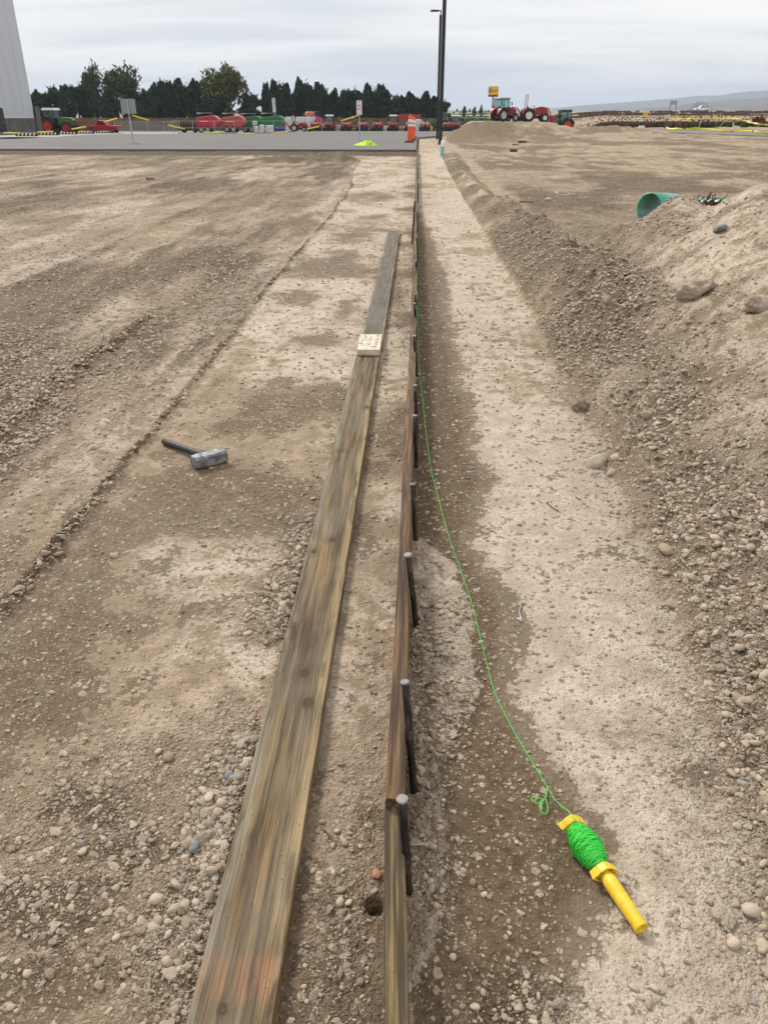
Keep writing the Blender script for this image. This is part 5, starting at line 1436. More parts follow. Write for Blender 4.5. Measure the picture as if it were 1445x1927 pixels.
MB().box((0, 0, 1.35), (0.55, 0.02, 0.46)).build('plate', WHT, o); MB().box((0, -0.013, 1.42), (0.4, 0.006, 0.08)).box((0, -0.013, 1.27), (0.4, 0.006, 0.06)).build('lettering', simple('red_print', (0.45, 0.05, 0.05), 0.5), o)
MB().tube([(-0.15, 0.05, 1.1), (-0.15, 0.05, 0)], 0.03, 6).build('post', GREY, o)

# ---- white building
def siding():
    t_ = NT('white_siding')
    co = t_.n('TexCoord').outputs['Object']
    n = t_.noise(t_.mapping(co, (3, 1, 0.2)), 1, 4, 0.6)
    t_.set(Base_Color=t_.mix(n, (0.53, 0.55, 0.585), (0.62, 0.64, 0.67)), Roughness=0.5)
    return t_.m
BY = 105.6; BXc = bx(62, BY)
brz = math.atan2(BXc, BY)                  # wall squarely faces the site entrance
bl = empty('white_building', (BXc, BY, lot_z(0, BY)), -brz + 0.0, 'tall white metal sided building on a grey block base at the left edge', 'building')
SD = siding()
for k in range(14):
    x = -0.5 - 1.0 * k
    m = MB(); m.box((x, 0.06, 1.62 + 6.5), (0.985, 0.06, 13.0)); m.box((x - 0.49, 0.015, 1.62 + 6.5), (0.05, 0.05, 13.0))
    m.build('siding_panel', SD, bl)
MB().box((-10, 8.3, 7.3), (19.96, 16, 14.6)).build('wall_core', simple('wall_grey', (0.45, 0.46, 0.48), 0.7), bl)
MB().box((0.03, 0.06, 8.1), (0.08, 0.16, 13.0)).build('corner_trim', SD, bl)
CM = paving_material('split_block', (0.115, 0.112, 0.108), (0.19, 0.185, 0.178), (2, 2))
bmesh_ = MB().box((0, 0, 0), (0.392, 0.19, 0.192)).build('block', CM, bl)
first = True
for r_ in range(8):
    for k in range(16):
        x = -0.2 - 0.4 * k - (0.2 if r_ % 2 else 0)
        c = bmesh_ if first else bmesh_.copy()
        if not first: COL.objects.link(c); c.parent = bl
        first = False
        if r_ % 2 and k == 0:
            hb = bmesh_.copy(); COL.objects.link(hb); hb.parent = bl; hb.scale = (0.49, 1, 1); hb.location = (-0.098, 0.034, 0.10 + 0.2 * r_)
        c.location = (x, 0.03 + 0.006 * ((k * 7 + r_ * 3) % 3), 0.10 + 0.2 * r_)
MB().box((-3.5, 0.0, 1.615), (7.2, 0.20, 0.05)).build('base_flashing', simple('flashing', (0.60, 0.61, 0.63), 0.4, 0.3), bl)
t = empty('gate_panel', (bx(69, 104), 104, lot_z(0, 104)), -brz, 'grey green steel gate panel standing at the corner of the white building', 'gate')
MB().box((0.1, 0, 1.42), (0.52, 0.08, 2.85)).build('leaf', simple('gate_green', (0.105, 0.118, 0.108), 0.6), t, bevel=0.01); MB().box((-0.33, 0.03, 1.25), (0.16, 0.1, 2.5)).build('dark_gap', BLK, t)  # black strip stands in for the dark gap beside the leaf
t = empty('steel_door', (bx(0, 99), 99, lot_z(0, 99)), -brz, 'dark steel door frame at the far left edge of the view', 'door')
MB().box((-0.1, 0, 1.3), (0.9, 0.1, 2.6)).build('leaf', simple('door_dark', (0.03, 0.03, 0.035), 0.5), t); MB().box((0.1, -0.06, 1.1), (0.12, 0.06, 0.06)).build('handle', GREY, t)

# ---- lamp posts, signs, delineators, vest
def lamp_post(x, y, h, w, label, arm=True):
    z = gz(x, y)
    t = empty('lamp_post', (x, y, z), 0, label, 'lamp post', 'black lamp posts')
    PB = simple('pole_black', (0.010, 0.010, 0.013), 0.42)
    MB().box((0, 0, h / 2 - 0.3), (w, w, h + 0.6)).build('pole', PB, t, bevel=0.012, seg=2)
    MB().box((0, 0, h + 0.06), (w * 0.45, w * 0.45, 0.28)).box((-0.12, 0, h + 0.22), (0.30, 0.06, 0.06)).build('arm', PB, t)
    a = MB().box((-0.38, 0, h + 0.22), (0.52, 0.34, 0.09), None, 0.85).build('luminaire', PB, t, bevel=0.02, seg=2)
    MB().box((-0.40, 0, h + 0.17), (0.36, 0.24, 0.012)).build('lens', simple('lens_grey', (0.5, 0.5, 0.48), 0.3), a)
    return t
lamp_post(1.13, 43.5, 7.3, 0.185, 'tall black lamp post, nearer of two, its head above the view')
lamp_post(1.24, 55.7, 6.85, 0.15, 'tall black lamp post, farther one, with a flat head pointing left')
mx_, my_ = 0.80, 28.2
t = empty('marker_stub', (mx_, my_, gz(mx_, my_)), 0, 'short teal pipe stub with white rounded top in front of the lamp posts', 'pipe stub')
d_ = Vector((0.05, 0.02, 1)).normalized(); q_ = d_.to_track_quat('Z', 'Y').to_matrix().to_4x4()
MB(q_).lathe([(0.062, -0.10), (0.062, 0.30)], 18).build('stub', simple('teal_pvc', (0.20, 0.55, 0.50), 0.4, dirt=0.1), t)
MB(q_).lathe([(0.066, 0.27), (0.066, 0.38), (0.055, 0.43), (0.03, 0.455), (0.0, 0.46)], 18).build('cap', WHT, t)

def road_sign(px, Y, label, w, h, top, back, base_r=0.0, name='parking_sign'):
    x = bx(px, Y); z = lot_z(0, Y)
    t = empty(name, (x, Y, z), 0, label, 'sign')
    MB().box((0, 0.03, (top - 0.05) / 2), (0.05, 0.045, top - 0.05)).build('post', GREY, t)
    m = MB(); n = 6; pr = []
    rr_ = min(w, h) * 0.08
    for cx_, cz_, a0 in ((w / 2 - rr_, h / 2 - rr_, 0), (-w / 2 + rr_, h / 2 - rr_, 90), (-w / 2 + rr_, -h / 2 + rr_, 180), (w / 2 - rr_, -h / 2 + rr_, 270)):
        for k in range(n): pr.append((cx_ + rr_ * math.cos(R(a0 + 90 * k / (n - 1))), top - h / 2 + cz_ + rr_ * math.sin(R(a0 + 90 * k / (n - 1)))))
    if back: m.prism(pr, 0.06, 0.066)
    else: m.prism(pr, 0.0, 0.006)
    pl = m.build('plate', simple('sign_back', (0.30, 0.30, 0.30), 0.5, 0.3) if back else simple('sign_face', (0.78, 0.74, 0.74), 0.45), t)
    if base_r:
        MB().lathe([(base_r, 0.0), (base_r * 0.8, 0.035), (base_r * 0.35, 0.07), (0.0, 0.08)], 20).build('footing', M_LOT, t)
    return t, pl
t, pl = road_sign(242, 38, 'grey sign seen from behind on a steel post with a round footing, left', 0.66, 0.58, 1.80, True, 0.45)
t.rotation_euler = (0, 0, 0)
t, pl = road_sign(676, 47.2, 'narrow white sign with red symbols on a post behind the hi-vis vest', 0.29, 0.70, 1.98, False)
RP = simple('sign_print', (0.42, 0.13, 0.14), 0.5); GP = simple('sign_print_grey', (0.30, 0.26, 0.27), 0.5)
def mark(parent, boxes, mat, nm):
    m = MB()
    for (cx_, cz_, w_, h_) in boxes: m.box((cx_, -0.004, cz_), (w_, 0.004, h_))
    m.build(nm, mat, parent)
mark(t, [(0, 1.945, 0.12, 0.02), (0, 1.90, 0.02, 0.09)], GP, 'arrow_mark')
mark(t, [(0, 1.76, 0.12, 0.03), (0, 1.72, 0.15, 0.04), (-0.05, 1.69, 0.03, 0.03), (0.05, 1.69, 0.03, 0.03)], GP, 'vehicle_mark')
mark(t, [(-0.045, 1.60, 0.12, 0.02), (-0.045, 1.565, 0.12, 0.02), (-0.045, 1.53, 0.12, 0.02), (0.075, 1.565, 0.022, 0.09), (0.10, 1.60, 0.04, 0.02), (0.10, 1.53, 0.04, 0.02)], RP, 'lettering')
mark(t, [(0.06, 1.43, 0.06, 0.03), (0, 1.335, 0.16, 0.02)], GP, 'small_print')
# tall white sign behind the balers
t = empty('tall_sign', yl(516, 158), 0, 'tall narrow white sign of two plates rising behind the larger green baler', 'sign')
MB().box((0, 0.05, 2.6), (0.1, 0.1, 5.2)).build('post', GREY, t)
ztop = rz_(185, 158) - yard_z(0, 158)
MB().box((0, 0, ztop - 0.62), (0.56, 0.03, 1.22)).build('upper_plate', WHT, t); MB().box((0.04, 0, ztop - 1.78), (0.56, 0.03, 0.98)).build('lower_plate', WHT, t)
m = MB()
for dz, w_ in ((0.2, 0.3), (0.32, 0.1), (0.45, 0.3), (0.68, 0.34), (0.82, 0.26), (1.0, 0.34), (1.5, 0.3), (1.62, 0.12), (1.8, 0.26), (2.0, 0.3)): m.box((0.02, -0.02, ztop - dz), (w_, 0.01, 0.07))
m.build('lettering', simple('dark_print', (0.08, 0.08, 0.09), 0.5), t)

def delineator(px, Y, label):
    x = bx(px, Y)
    t = empty('delineator', (x, Y, lot_z(0, Y)), 0, label, 'delineator', 'orange delineators on the concrete')
    OR = simple('safety_orange', (0.80, 0.095, 0.03), 0.45)
    MB().box((0, 0, 0.035), (0.48, 0.48, 0.07), None, 0.92).build('base', TYRE, t, bevel=0.01)
    lean = Matrix.Rotation(R(2.0), 4, 'Y')
    MB(lean).lathe([(0.118, 0.05), (0.112, 0.3), (0.104, 0.7), (0.100, 1.12), (0.085, 1.17), (0.03, 1.18), (0.03, 1.235), (0.055, 1.245), (0.055, 1.27), (0.0, 1.275)], 20).build('tube', OR, t)
    for z0, z1 in ((0.72, 0.84), (0.90, 1.04)):
        MB(lean).lathe([(0.1095, z0), (0.1075, z1)], 20).build('reflective_band', simple('retro_white', (0.72, 0.73, 0.74), 0.35), t)
    return t
for px, Y, lb in ((771, 42.6, 'nearest orange delineator with white bands on the concrete edge'), (776.5, 48.5, 'second orange delineator, mostly hidden behind the nearest'), (778, 56, 'third orange delineator behind the others'), (779, 66, 'farthest orange delineator in the row')):
    delineator(px, Y, lb)

# hi-vis vest crumpled at the foot of the sign
def vest():
    n = 46; v, f = [], []
    for i in range(n):
        for j in range(n):
            u_, w_ = i / (n - 1) - 0.5, j / (n - 1) - 0.5
            th = math.atan2(w_, u_); rad_ = math.hypot(u_, w_)
            edge = 0.40 + 0.08 * math.sin(3 * th + 1) + 0.05 * math.sin(7 * th)
            k = max(0.0, 1 - rad_ / edge)
            nz = mnoise.noise(Vector((u_ * 5, w_ * 5, 1.7))) + 0.5 * mnoise.noise(Vector((u_ * 12, w_ * 12, 4.2)))
            z = 0.24 * k ** 0.8 * (0.75 + 0.55 * nz) - 0.012
            v.append((u_ * 1.1 + 0.10 * k, w_ * 0.8, max(z, -0.01)))
    for i in range(n - 1):
        for j in range(n - 1): f.append((i * n + j, (i + 1) * n + j, (i + 1) * n + j + 1, i * n + j + 1))
    m = MB(); m.add(v, f, True)
    keep = [fc for fc in m.f if max(m.v[i].z for i in fc) > -0.005]
    m.f = keep; m.s = [True] * len(keep)
    t_ = NT('hi_vis_cloth')
    co = t_.n('TexCoord').outputs['Object']
    nz = t_.noise(co, 6, 3, 0.5)
    c = t_.mix(t_.smooth(nz, 0.62, 0.66), (0.52, 0.86, 0.02), (0.12, 0.14, 0.10))
    t_.set(Base_Color=c, Roughness=0.8)
    o_ = m.build('safety_vest', t_.m, None, label='crumpled neon yellow safety vest lying on the concrete below the narrow sign', cat='vest')
    o_.location = (bx(685, 36.2), 36.2, lot_z(0, 36.2) + 0.012); o_.rotation_euler = (0, 0, 0.2)
vest()

# wheel stops
CH = simple('stop_cream', (0.78, 0.68, 0.45), 0.5)
for px, Y, lb in ((42, 64, 'nearest the left edge'), (84, 70.5, 'second from the left'), (121, 77.5, 'in the middle, by the front tractor wheel'), (154, 84, 'fourth, in front of the pickup nose'), (185, 90, 'farthest right, below the red pickup')):
    t = empty('wheel_stop', (bx(px, Y), Y, lot_z(0, Y) + 0.03), 0, 'black rubber wheel stop with cream stripes, %s' % lb, 'wheel stop', 'striped wheel stops')
    MB().prism([(-0.09, 0), (0.09, 0), (0.07, 0.19), (-0.07, 0.19)], -0.85, 0.85, M=Matrix.Rotation(math.pi / 2, 4, 'Z')).build('body', TYRE, t, bevel=0.01)
    for k in range(5):
        m = MB(); x = -0.68 + 0.30 * k
        m.add([(x, -0.092, 0.05), (x + 0.12, -0.092, 0.05), (x + 0.17, -0.072, 0.19), (x + 0.05, -0.072, 0.19), (x + 0.05, 0.0, 0.196), (x + 0.17, 0.0, 0.196)], [(0, 1, 2, 3), (3, 2, 5, 4)])
        m.build('stripe', CH, t)

# rope barrier with yellow sleeves
def rope_pt(px, row):
    Y = 38 + max(0, px - 245) * (9.2 / 431.0) - (1.5 if px < 245 else 0) * (245 - px) / 245
    return Vector((bx(px, Y), Y - 0.06, rz_(row, Y)))
RO = [(0, 250), (32, 250), (65, 249), (95, 247), (130, 243), (159, 238), (193, 230), (220, 222), (244, 216), (249, 217), (279, 226), (314, 235), (345, 242), (380, 247.5), (410, 250), (445, 251), (476, 251), (512, 249), (541, 247), (577, 242), (600, 237), (641, 227), (674, 217)]
t = empty('rope_barrier', (bx(242, 38), 38, lot_z(0, 38)), 0, 'sagging rope with yellow sleeves strung between the two sign posts', 'rope barrier')
iv = Matrix.Translation(-Vector(t.location))
MB(iv).tube(catmull([rope_pt(*p) for p in RO], 3), 0.008, 5).build('rope', BLK, t)
for a, b in ((0, 1), (2, 3), (4, 5), (6, 7), (9, 10), (11, 12), (13, 14), (15, 16), (17, 18), (19, 20), (21, 22)):
    MB(iv).tube([rope_pt(*RO[a]), (rope_pt(*RO[a]) + rope_pt(*RO[b])) / 2 + Vector((0, 0, -0.004)), rope_pt(*RO[b])], 0.030, 8).build('sleeve', simple('sleeve_yellow', (0.80, 0.62, 0.06), 0.5), t)

# ---- bits of timber and rubbish on the right
def offcut(x, y, l, w, h, rz, col, label, name='timber_offcut'):
    o_ = MB().box((0, 0, h / 2), (l, w, h)).build(name, simple('offcut_%.2f_%.2f' % (col[0], col[1]), col, 0.85, 0, 0.25, 12, 0.004, 0.25), None, bevel=0.006, seg=2, label=label, cat='timber')
    o_.location = (x, y, gz(x, y) - 0.01); o_.rotation_euler = (0.03, 0.04, rz)
DKW = (0.05, 0.036, 0.028)
offcut(5.44, 44.8, 0.42, 0.14, 0.10, 0.05, DKW, 'dark timber offcut, farthest and longest of three on the open dirt')
offcut(4.58, 40.3, 0.32, 0.10, 0.05, -0.1, DKW, 'thin dark timber offcut, middle of three on the open dirt')
offcut(3.60, 32.2, 0.27, 0.14, 0.10, 0.1, DKW, 'dark timber offcut, nearest of three on the open dirt')
offcut(2.36, 23.5, 0.50, 0.10, 0.03, 0.06, (0.62, 0.52, 0.38), 'pale thin board lying on the dirt beyond the windrow', 'thin_board')
offcut(1.80, 13.7, 0.24, 0.05, 0.035, 0.12, (0.22, 0.15, 0.095), 'short brown stick of wood beside the windrow crest', 'wood_stick')
offcut(-5.75, 17.8, 0.17, 0.10, 0.06, 0.1, (0.30, 0.16, 0.10), 'lone reddish brown brick on the left field', 'brick')
t = empty('sheet_scrap', (2.27, 13.8, gz(2.27, 13.8)), 0.2, 'bent pale scrap with a curved strip lying on the open dirt', 'scrap')
n = 12; v, f = [], []
for i in range(n):
    for j in range(5):
        a_ = i / (n - 1) * 2.2 - 0.3
        v.append((0.045 * math.cos(a_) + j * 0.01, -0.05 + 0.025 * j + 0.01 * math.sin(i), 0.06 + 0.075 * math.sin(a_) + 0.004 * j))
for i in range(n - 1):
    for j in range(4): f.append((i * 5 + j, (i + 1) * 5 + j, (i + 1) * 5 + j + 1, i * 5 + j + 1))
SCR = simple('scrap_pale', (0.55, 0.52, 0.45), 0.6)
ob = MB().add(v, f, True).build('curled_sheet', SCR, t); md = ob.modifiers.new('thick', 'SOLIDIFY'); md.thickness = 0.008
MB().tube(catmull([(0.05, 0.02, 0.11), (0.12, 0.03, 0.095), (0.2, 0.03, 0.085), (0.25, 0.03, 0.09), (0.27, 0.02, 0.105)], 4), 0.011, 6).build('strip', SCR, t)
MB().tube([(-0.16, -0.01, 0.03), (-0.10, 0.0, 0.035), (-0.04, 0.01, 0.03)], [0.012, 0.028, 0.02], 8).build('knuckle', SCR, t)

# ---- right-hand drive, tapes and laths
def bz(x, y): return float(base_z(np.array([float(x)]), np.array([float(y)]))[0])
sheet('asphalt_drive', [(15.6, 82), (18.6, 67), (21.8, 54.7), (27, 34), (60, 30), (60, 60), (29.9, 74.8), (20.7, 81.5)], lambda x, y: bz(x, y) + 0.07, paving_material('drive_asphalt', (0.155, 0.15, 0.145), (0.215, 0.208, 0.20)), 0.0, 0.12)
TP = None
def tape_material():
    t_ = NT('caution_tape')
    co = t_.n('TexCoord').outputs['Object']
    n = t_.noise(t_.mapping(co, (6, 6, 6)), 1, 3, 0.5)
    v_ = t_.noise(co, 4.2, 1, 0.4)
    c = t_.mix(t_.smooth(v_, 0.60, 0.63), (0.82, 0.72, 0.03), (0.05, 0.045, 0.02))
    c = t_.mix(t_.math('MULTIPLY', t_.smooth(n, 0.55, 0.7), 0.5), c, (0.85, 0.82, 0.45))
    t_.set(Base_Color=c, Roughness=0.35)
    return t_.m
TP = tape_material()
def tape(pts, w, label):
    P = catmull([Vector((bx(p[0], p[2]), p[2], rz_(p[1], p[2]))) for p in pts], 8)
    o0 = P[0]
    v, f = [], []
    for i, p in enumerate(P):
        tw = 0.6 * math.sin(i * 0.35)
        up = Vector((0.0, math.sin(tw), math.cos(tw))) * w / 2 * (0.75 + 0.25 * math.sin(i * 0.9))
        nrm = Vector((0, math.cos(tw), -math.sin(tw))) * 0.003
        q_ = p - o0
        v += [q_ - up - nrm, q_ + up - nrm, q_ + up + nrm, q_ - up + nrm]
    for i in range(len(P) - 1):
        for k in range(4): f.append((i * 4 + k, i * 4 + (k + 1) % 4, i * 4 + 4 + (k + 1) % 4, i * 4 + 4 + k))
    o_ = MB().add(v, f, True).build('caution_tape', TP, None, label=label, cat='caution tape', group='caution tapes by the drive')
    o_.location = o0
tape([(1262, 223, 66), (1300, 223.5, 65), (1345, 223, 64), (1382, 222.5, 63), (1400, 226, 62), (1420, 230, 61), (1437, 233, 60), (1470, 235, 59)], 0.14, 'upper yellow caution tape strung on laths by the drive, right')
tape([(1257, 239, 60), (1275, 241.5, 59), (1316, 240.5, 58), (1350, 243, 58), (1380, 245.5, 57), (1412, 244.5, 57), (1445, 248, 56), (1475, 250, 55)], 0.16, 'lower yellow caution tape strung along the drive, right')
for (a, b, lb) in (((1323, 221, 58.5), (1316, 253, 57.5), 'wooden lath stake, left of three holding the caution tapes'), ((1372, 219, 63), (1353, 241, 63), 'tilted wooden lath stake in the middle holding the caution tapes'), ((1438, 231, 58), (1403, 256, 56.5), 'strongly leaning wooden lath stake at the right holding the caution tapes')):
    p0 = Vector((bx(b[0], b[2]), b[2], rz_(b[1], b[2]) - 0.15)); p1 = Vector((bx(a[0], a[2]), a[2], rz_(a[1], a[2])))
    MB().tube([Vector((0, 0, 0)), p1 - p0], 0.018, 4, smooth=False).build('lath_stake', simple('lath_wood', (0.50, 0.42, 0.30), 0.8), None, label=lb, cat='stake', loc=p0)
t = empty('drainage_box', (bx(1211, 82), 82, bz(bx(1211, 82), 82)), 0.1, 'small white box lying at the end of the asphalt drive', 'box')
MB().box((0, 0, 0.14), (0.56, 0.3, 0.24), None, 0.9).build('shell', WHT, t, bevel=0.04, seg=2); MB().box((0.0, 0, 0.27), (0.5, 0.26, 0.03)).build('lid', WHT, t)
Yq = 110; t = empty('warning_sign', (bx(1215, Yq), Yq, bz(bx(1215, Yq), Yq)), 0, 'small yellow roadside sign on a post before the scrub', 'sign')
h_ = rz_(213, Yq) - bz(bx(1215, Yq), Yq)
MB().cyl((0, 0, 0), (0, 0, h_), 0.03, n=6).build('post', GREY, t); MB().box((0, -0.05, h_), (0.55, 0.02, 0.46)).build('plate', simple('sign_yellow', (0.80, 0.42, 0.02), 0.45), t)
Yq = 285; bz_ = bz(bx(1265, Yq), Yq); t = empty('roadside_board', (bx(1265, Yq), Yq, bz_), 0, 'grey roadside board on two posts left of the white pickup', 'sign')
zt_ = rz_(190, Yq) - bz_
for s in (-1, 1): MB().box((s * 0.95, 0, zt_ / 2), (0.18, 0.18, zt_)).build('post', simple('board_post', (0.10, 0.10, 0.11), 0.6), t)
MB().box((0, -0.12, zt_ - 0.65), (1.75, 0.06, 1.2)).build('panel', simple('board_grey', (0.36, 0.36, 0.36), 0.6), t)
# yellow dealer sign
Yq = 250; bz_ = -1.0; t = empty('dealer_sign', (bx(926, Yq), Yq, bz_), R(-8), 'square yellow pole sign with dark red foot band above the red cab tractor', 'sign')
zt_ = rz_(164.5, Yq) - bz_; W_ = 2.85; H_ = 2.55
MB().box((0, 0.2, zt_ / 2 - 0.4), (0.35, 0.3, zt_ - 0.8)).build('pole', BLK, t)
sg = MB().box((0, 0, zt_ - H_ / 2 + 0.18), (W_, 0.25, H_ - 0.36)).build('panel', simple('dealer_yellow', (0.78, 0.42, 0.02), 0.45), t)
MB().box((0, 0, zt_ - H_ + 0.17), (W_, 0.26, 0.5)).build('foot_band', simple('maroon', (0.20, 0.02, 0.02), 0.5), t)
MB(Matrix.Translation((-W_ * 0.33, -0.14, zt_ - H_ * 0.42)) @ Matrix.Rotation(math.pi / 2, 4, 'X') @ Matrix.Diagonal((0.75, 1.5, 1, 1))).lathe([(0.0, 0.012), (0.38, 0.012), (0.38, 0.0)], 24).build('emblem', BLK, t)
MB(Matrix.Translation((-W_ * 0.33, -0.16, zt_ - H_ * 0.42)) @ Matrix.Rotation(math.pi / 2, 4, 'X')).lathe([(0.0, 0.012), (0.17, 0.012), (0.17, 0.0)], 16).build('emblem_centre', simple('emblem_pale', (0.7, 0.62, 0.5), 0.5), t)
def lettering(txt, size, loc, mat, parent, nm):
    cu = bpy.data.curves.new(nm, 'FONT'); cu.body = txt; cu.size = size; cu.extrude = 0.01; cu.align_x = 'LEFT'; cu.align_y = 'CENTER'
    tmp = bpy.data.objects.new(nm + '_tmp', cu); COL.objects.link(tmp)
    dg = bpy.context.evaluated_depsgraph_get()
    me_ = bpy.data.meshes.new_from_object(tmp.evaluated_get(dg))
    bpy.data.objects.remove(tmp)
    me_.materials.clear(); me_.materials.append(mat)
    o_ = bpy.data.objects.new(nm, me_); COL.objects.link(o_); o_.parent = parent
    o_.location = loc; o_.rotation_euler = (math.pi / 2, 0, 0)
lettering('Round', 0.62, (-W_ * 0.18, -0.15, zt_ - H_ * 0.42), BLK, t, 'lettering')

# ---- trees
def leaf_mat(name, a, b, c_):
    t_ = NT(name)
    oi = t_.n('ObjectInfo').outputs['Random']
    pos = t_.n('NewGeometry').outputs['Position']
    n = t_.noise(pos, 0.9, 4, 0.6); n2 = t_.noise(pos, 5, 2, 0.5)
    c = t_.mix(t_.smooth(n, 0.35, 0.68), a, b)
    c = t_.mix(t_.math('MULTIPLY', t_.smooth(n2, 0.45, 0.7), 0.5), c, c_)
    c = t_.mix(t_.math('MULTIPLY', oi, 0.35), c, a)
    t_.set(Base_Color=c, Roughness=0.8)
    t_.b.inputs['Specular IOR Level'].default_value = 0.2
    return t_.m
JUN = leaf_mat('juniper_leaf', (0.015, 0.026, 0.012), (0.052, 0.078, 0.032), (0.095, 0.118, 0.055))
ELM = leaf_mat('elm_leaf', (0.032, 0.058, 0.015), (0.085, 0.125, 0.030), (0.13, 0.165, 0.045))
YEW = leaf_mat('autumn_leaf', (0.060, 0.078, 0.014), (0.140, 0.150, 0.026), (0.21, 0.185, 0.04))
BARK = simple('bark', (0.06, 0.045, 0.035), 0.9)
def crown_mesh(nm, h, rad, seed, kind, n_leaf, leaf, mat):
    rg = np.random.default_rng(seed)
    v = np.zeros((n_leaf * 4, 3)); 
    lob = [(rg.uniform(0.1, 0.9), rg.uniform(0, 6.28), rg.uniform(0.12, 0.32)) for _ in range(16)]
    cnt = 0
    lobes = [(rg.uniform(-0.5, 0.5) * rad, rg.uniform(-0.5, 0.5) * rad, h * rg.uniform(0.18, 0.80), rad * rg.uniform(0.28, 0.55)) for _ in range(15)]
    tips = [(rg.uniform(-0.55, 0.55), rg.uniform(-0.55, 0.55), rg.uniform(0.72, 1.0)) for _ in range(5)]
    while cnt < n_leaf:
        u_ = rg.uniform(0, 1) ** (0.9 if kind == 'cone' else 0.8)
        th = rg.uniform(0, 6.283)
        if kind == 'cone':
            pr = (1 - u_ ** 2.2) ** 0.8 * (0.75 + 0.25 * min(1, u_ * 5))
        else:
            pr = math.sin(math.pi * min(1, 0.12 + 0.80 * u_)) ** 0.6
        for lu, lt, ls in lob:
            d = abs((th - lt + 3.14159) % 6.28318 - 3.14159)
            pr *= 1 + ls * math.exp(-((u_ - lu) / 0.10) ** 2 - (d / 0.7) ** 2) - 0.04
        rr_ = rad * pr * (0.45 + 0.66 * rg.uniform(0, 1) ** 0.6)
        z = h * (0.04 + 0.96 * u_)
        x, y = rr_ * math.cos(th), rr_ * math.sin(th)
        if kind == 'spire':
            lx, ly, lz, lr = lobes[rg.integers(0, 15)]
            d_ = rg.normal(size=3); d_ /= np.linalg.norm(d_)
            k_ = lr * rg.uniform(0.25, 1.0) ** 0.5
            shr = 1 - 0.55 * max(0, lz / h - 0.45)
            x, y, z = lx * shr + d_[0] * k_, ly * shr + d_[1] * k_, lz + d_[2] * k_ * 1.35
            if rg.uniform() < 0.12: z += rg.uniform(0, 0.13) * h
        elif kind != 'cone':
            z += 0.12 * h * rg.uniform(-1, 1) * u_ + 0.10 * h * math.sin(th * 5 + 9 * rr_ / rad) * (u_ > 0.55)
        if kind == 'cone' and u_ > 0.6:
            tp = tips[rg.integers(0, 5)]
            x += tp[0] * rad * 1.1 * (u_ - 0.5); y += tp[1] * rad * 1.1 * (u_ - 0.5); z *= tp[2] ** (0.6 * u_)
        s = leaf * rg.uniform(0.6, 1.4)
        a = rg.normal(size=3); a[2] = abs(a[2]) + (1.3 if kind == 'cone' else 0.7); a /= np.linalg.norm(a)
        b = np.cross(a, rg.normal(size=3)); b /= np.linalg.norm(b)
        c = np.array([x, y, z])
        v[cnt * 4] = c - a * s * 0.9; v[cnt * 4 + 1] = c + b * s * 0.32; v[cnt * 4 + 2] = c + a * s * 1.1; v[cnt * 4 + 3] = c - b * s * 0.32
        cnt += 1
    q = np.arange(n_leaf * 4).reshape(-1, 4)
    return np_mesh(nm, v, q, mat, False)
JV = [crown_mesh('juniper_crown', 1.0 * 8, 2.1, 40 + k, 'cone', 3800, 0.33, JUN) for k in range(5)]
JR = [crown_mesh('round_juniper_crown', 8, 2.1, 80 + k, 'spire', 3400, 0.33, JUN) for k in range(3)]
EV = [crown_mesh('elm_crown', 8, 3.0, 60 + k, 'spire', 3600, 0.36, ELM) for k in range(2)]
YV = [crown_mesh('autumn_crown', 8, 3.2, 70, 'spire', 4200, 0.36, YEW)]
def tree(px, row, Y, wpx, crown, label, name, kind_h=8.0, kind_r=2.1, group='evergreen trees behind the yard'):
    x = bx(px, Y); z = bz(x, Y)
    top = rz_(row, Y) - z
    t_ = empty(name, (x, Y, z), random.uniform(0, 6.28), label, 'tree', group)
    MB().tube([(0, 0, -0.3), (0.05, 0, top * 0.3), (0, 0.05, top * 0.7)], [0.16 + top * 0.012, 0.12 + top * 0.01, 0.05], 7).build('trunk', BARK, t_)
    for k in range(4):
        a_ = k * 1.6
        MB().tube([(0, 0, top * (0.25 + 0.1 * k)), (math.cos(a_) * 0.8, math.sin(a_) * 0.8, top * (0.42 + 0.1 * k))], [0.07, 0.02], 5).build('limb', BARK, t_)
    o_ = bpy.data.objects.new('crown', crown); COL.objects.link(o_); o_.parent = t_
    sw = wpx / 1633.0 * Y / kind_r
    o_.scale = (sw, sw, top / kind_h)
    return t_
TR = [(60, 172, 14), (68, 170, 13), (84, 174, 14), (103, 161, 15), (116, 172, 12), (128, 160, 14), (148, 158, 16), (164, 168, 14), (207, 172, 16), (262, 163, 18), (280, 168, 14), (300, 158, 15), (314, 150, 15), (323, 155, 13),
      (339, 149, 13), (355, 160, 14), (363, 151, 14), (378, 152, 15), (402, 172, 18), (418, 176, 16), (468, 178, 14), (482, 176, 13), (502, 155, 9), (519, 152, 11), (533, 155, 11), (541, 157, 11), (563, 148, 12), (573, 149, 12), (587, 163, 12), (602, 156, 13), (613, 165, 12), (626, 168, 13),
      (649, 170, 12), (661, 166, 14), (676, 172, 12), (692, 157, 11), (703, 162, 11), (718, 158, 13), (726, 168, 12), (742, 178, 12), (760, 180, 12), (774, 174, 15), (788, 182, 12), (800, 173, 13), (817, 181, 13), (832, 186, 12)]
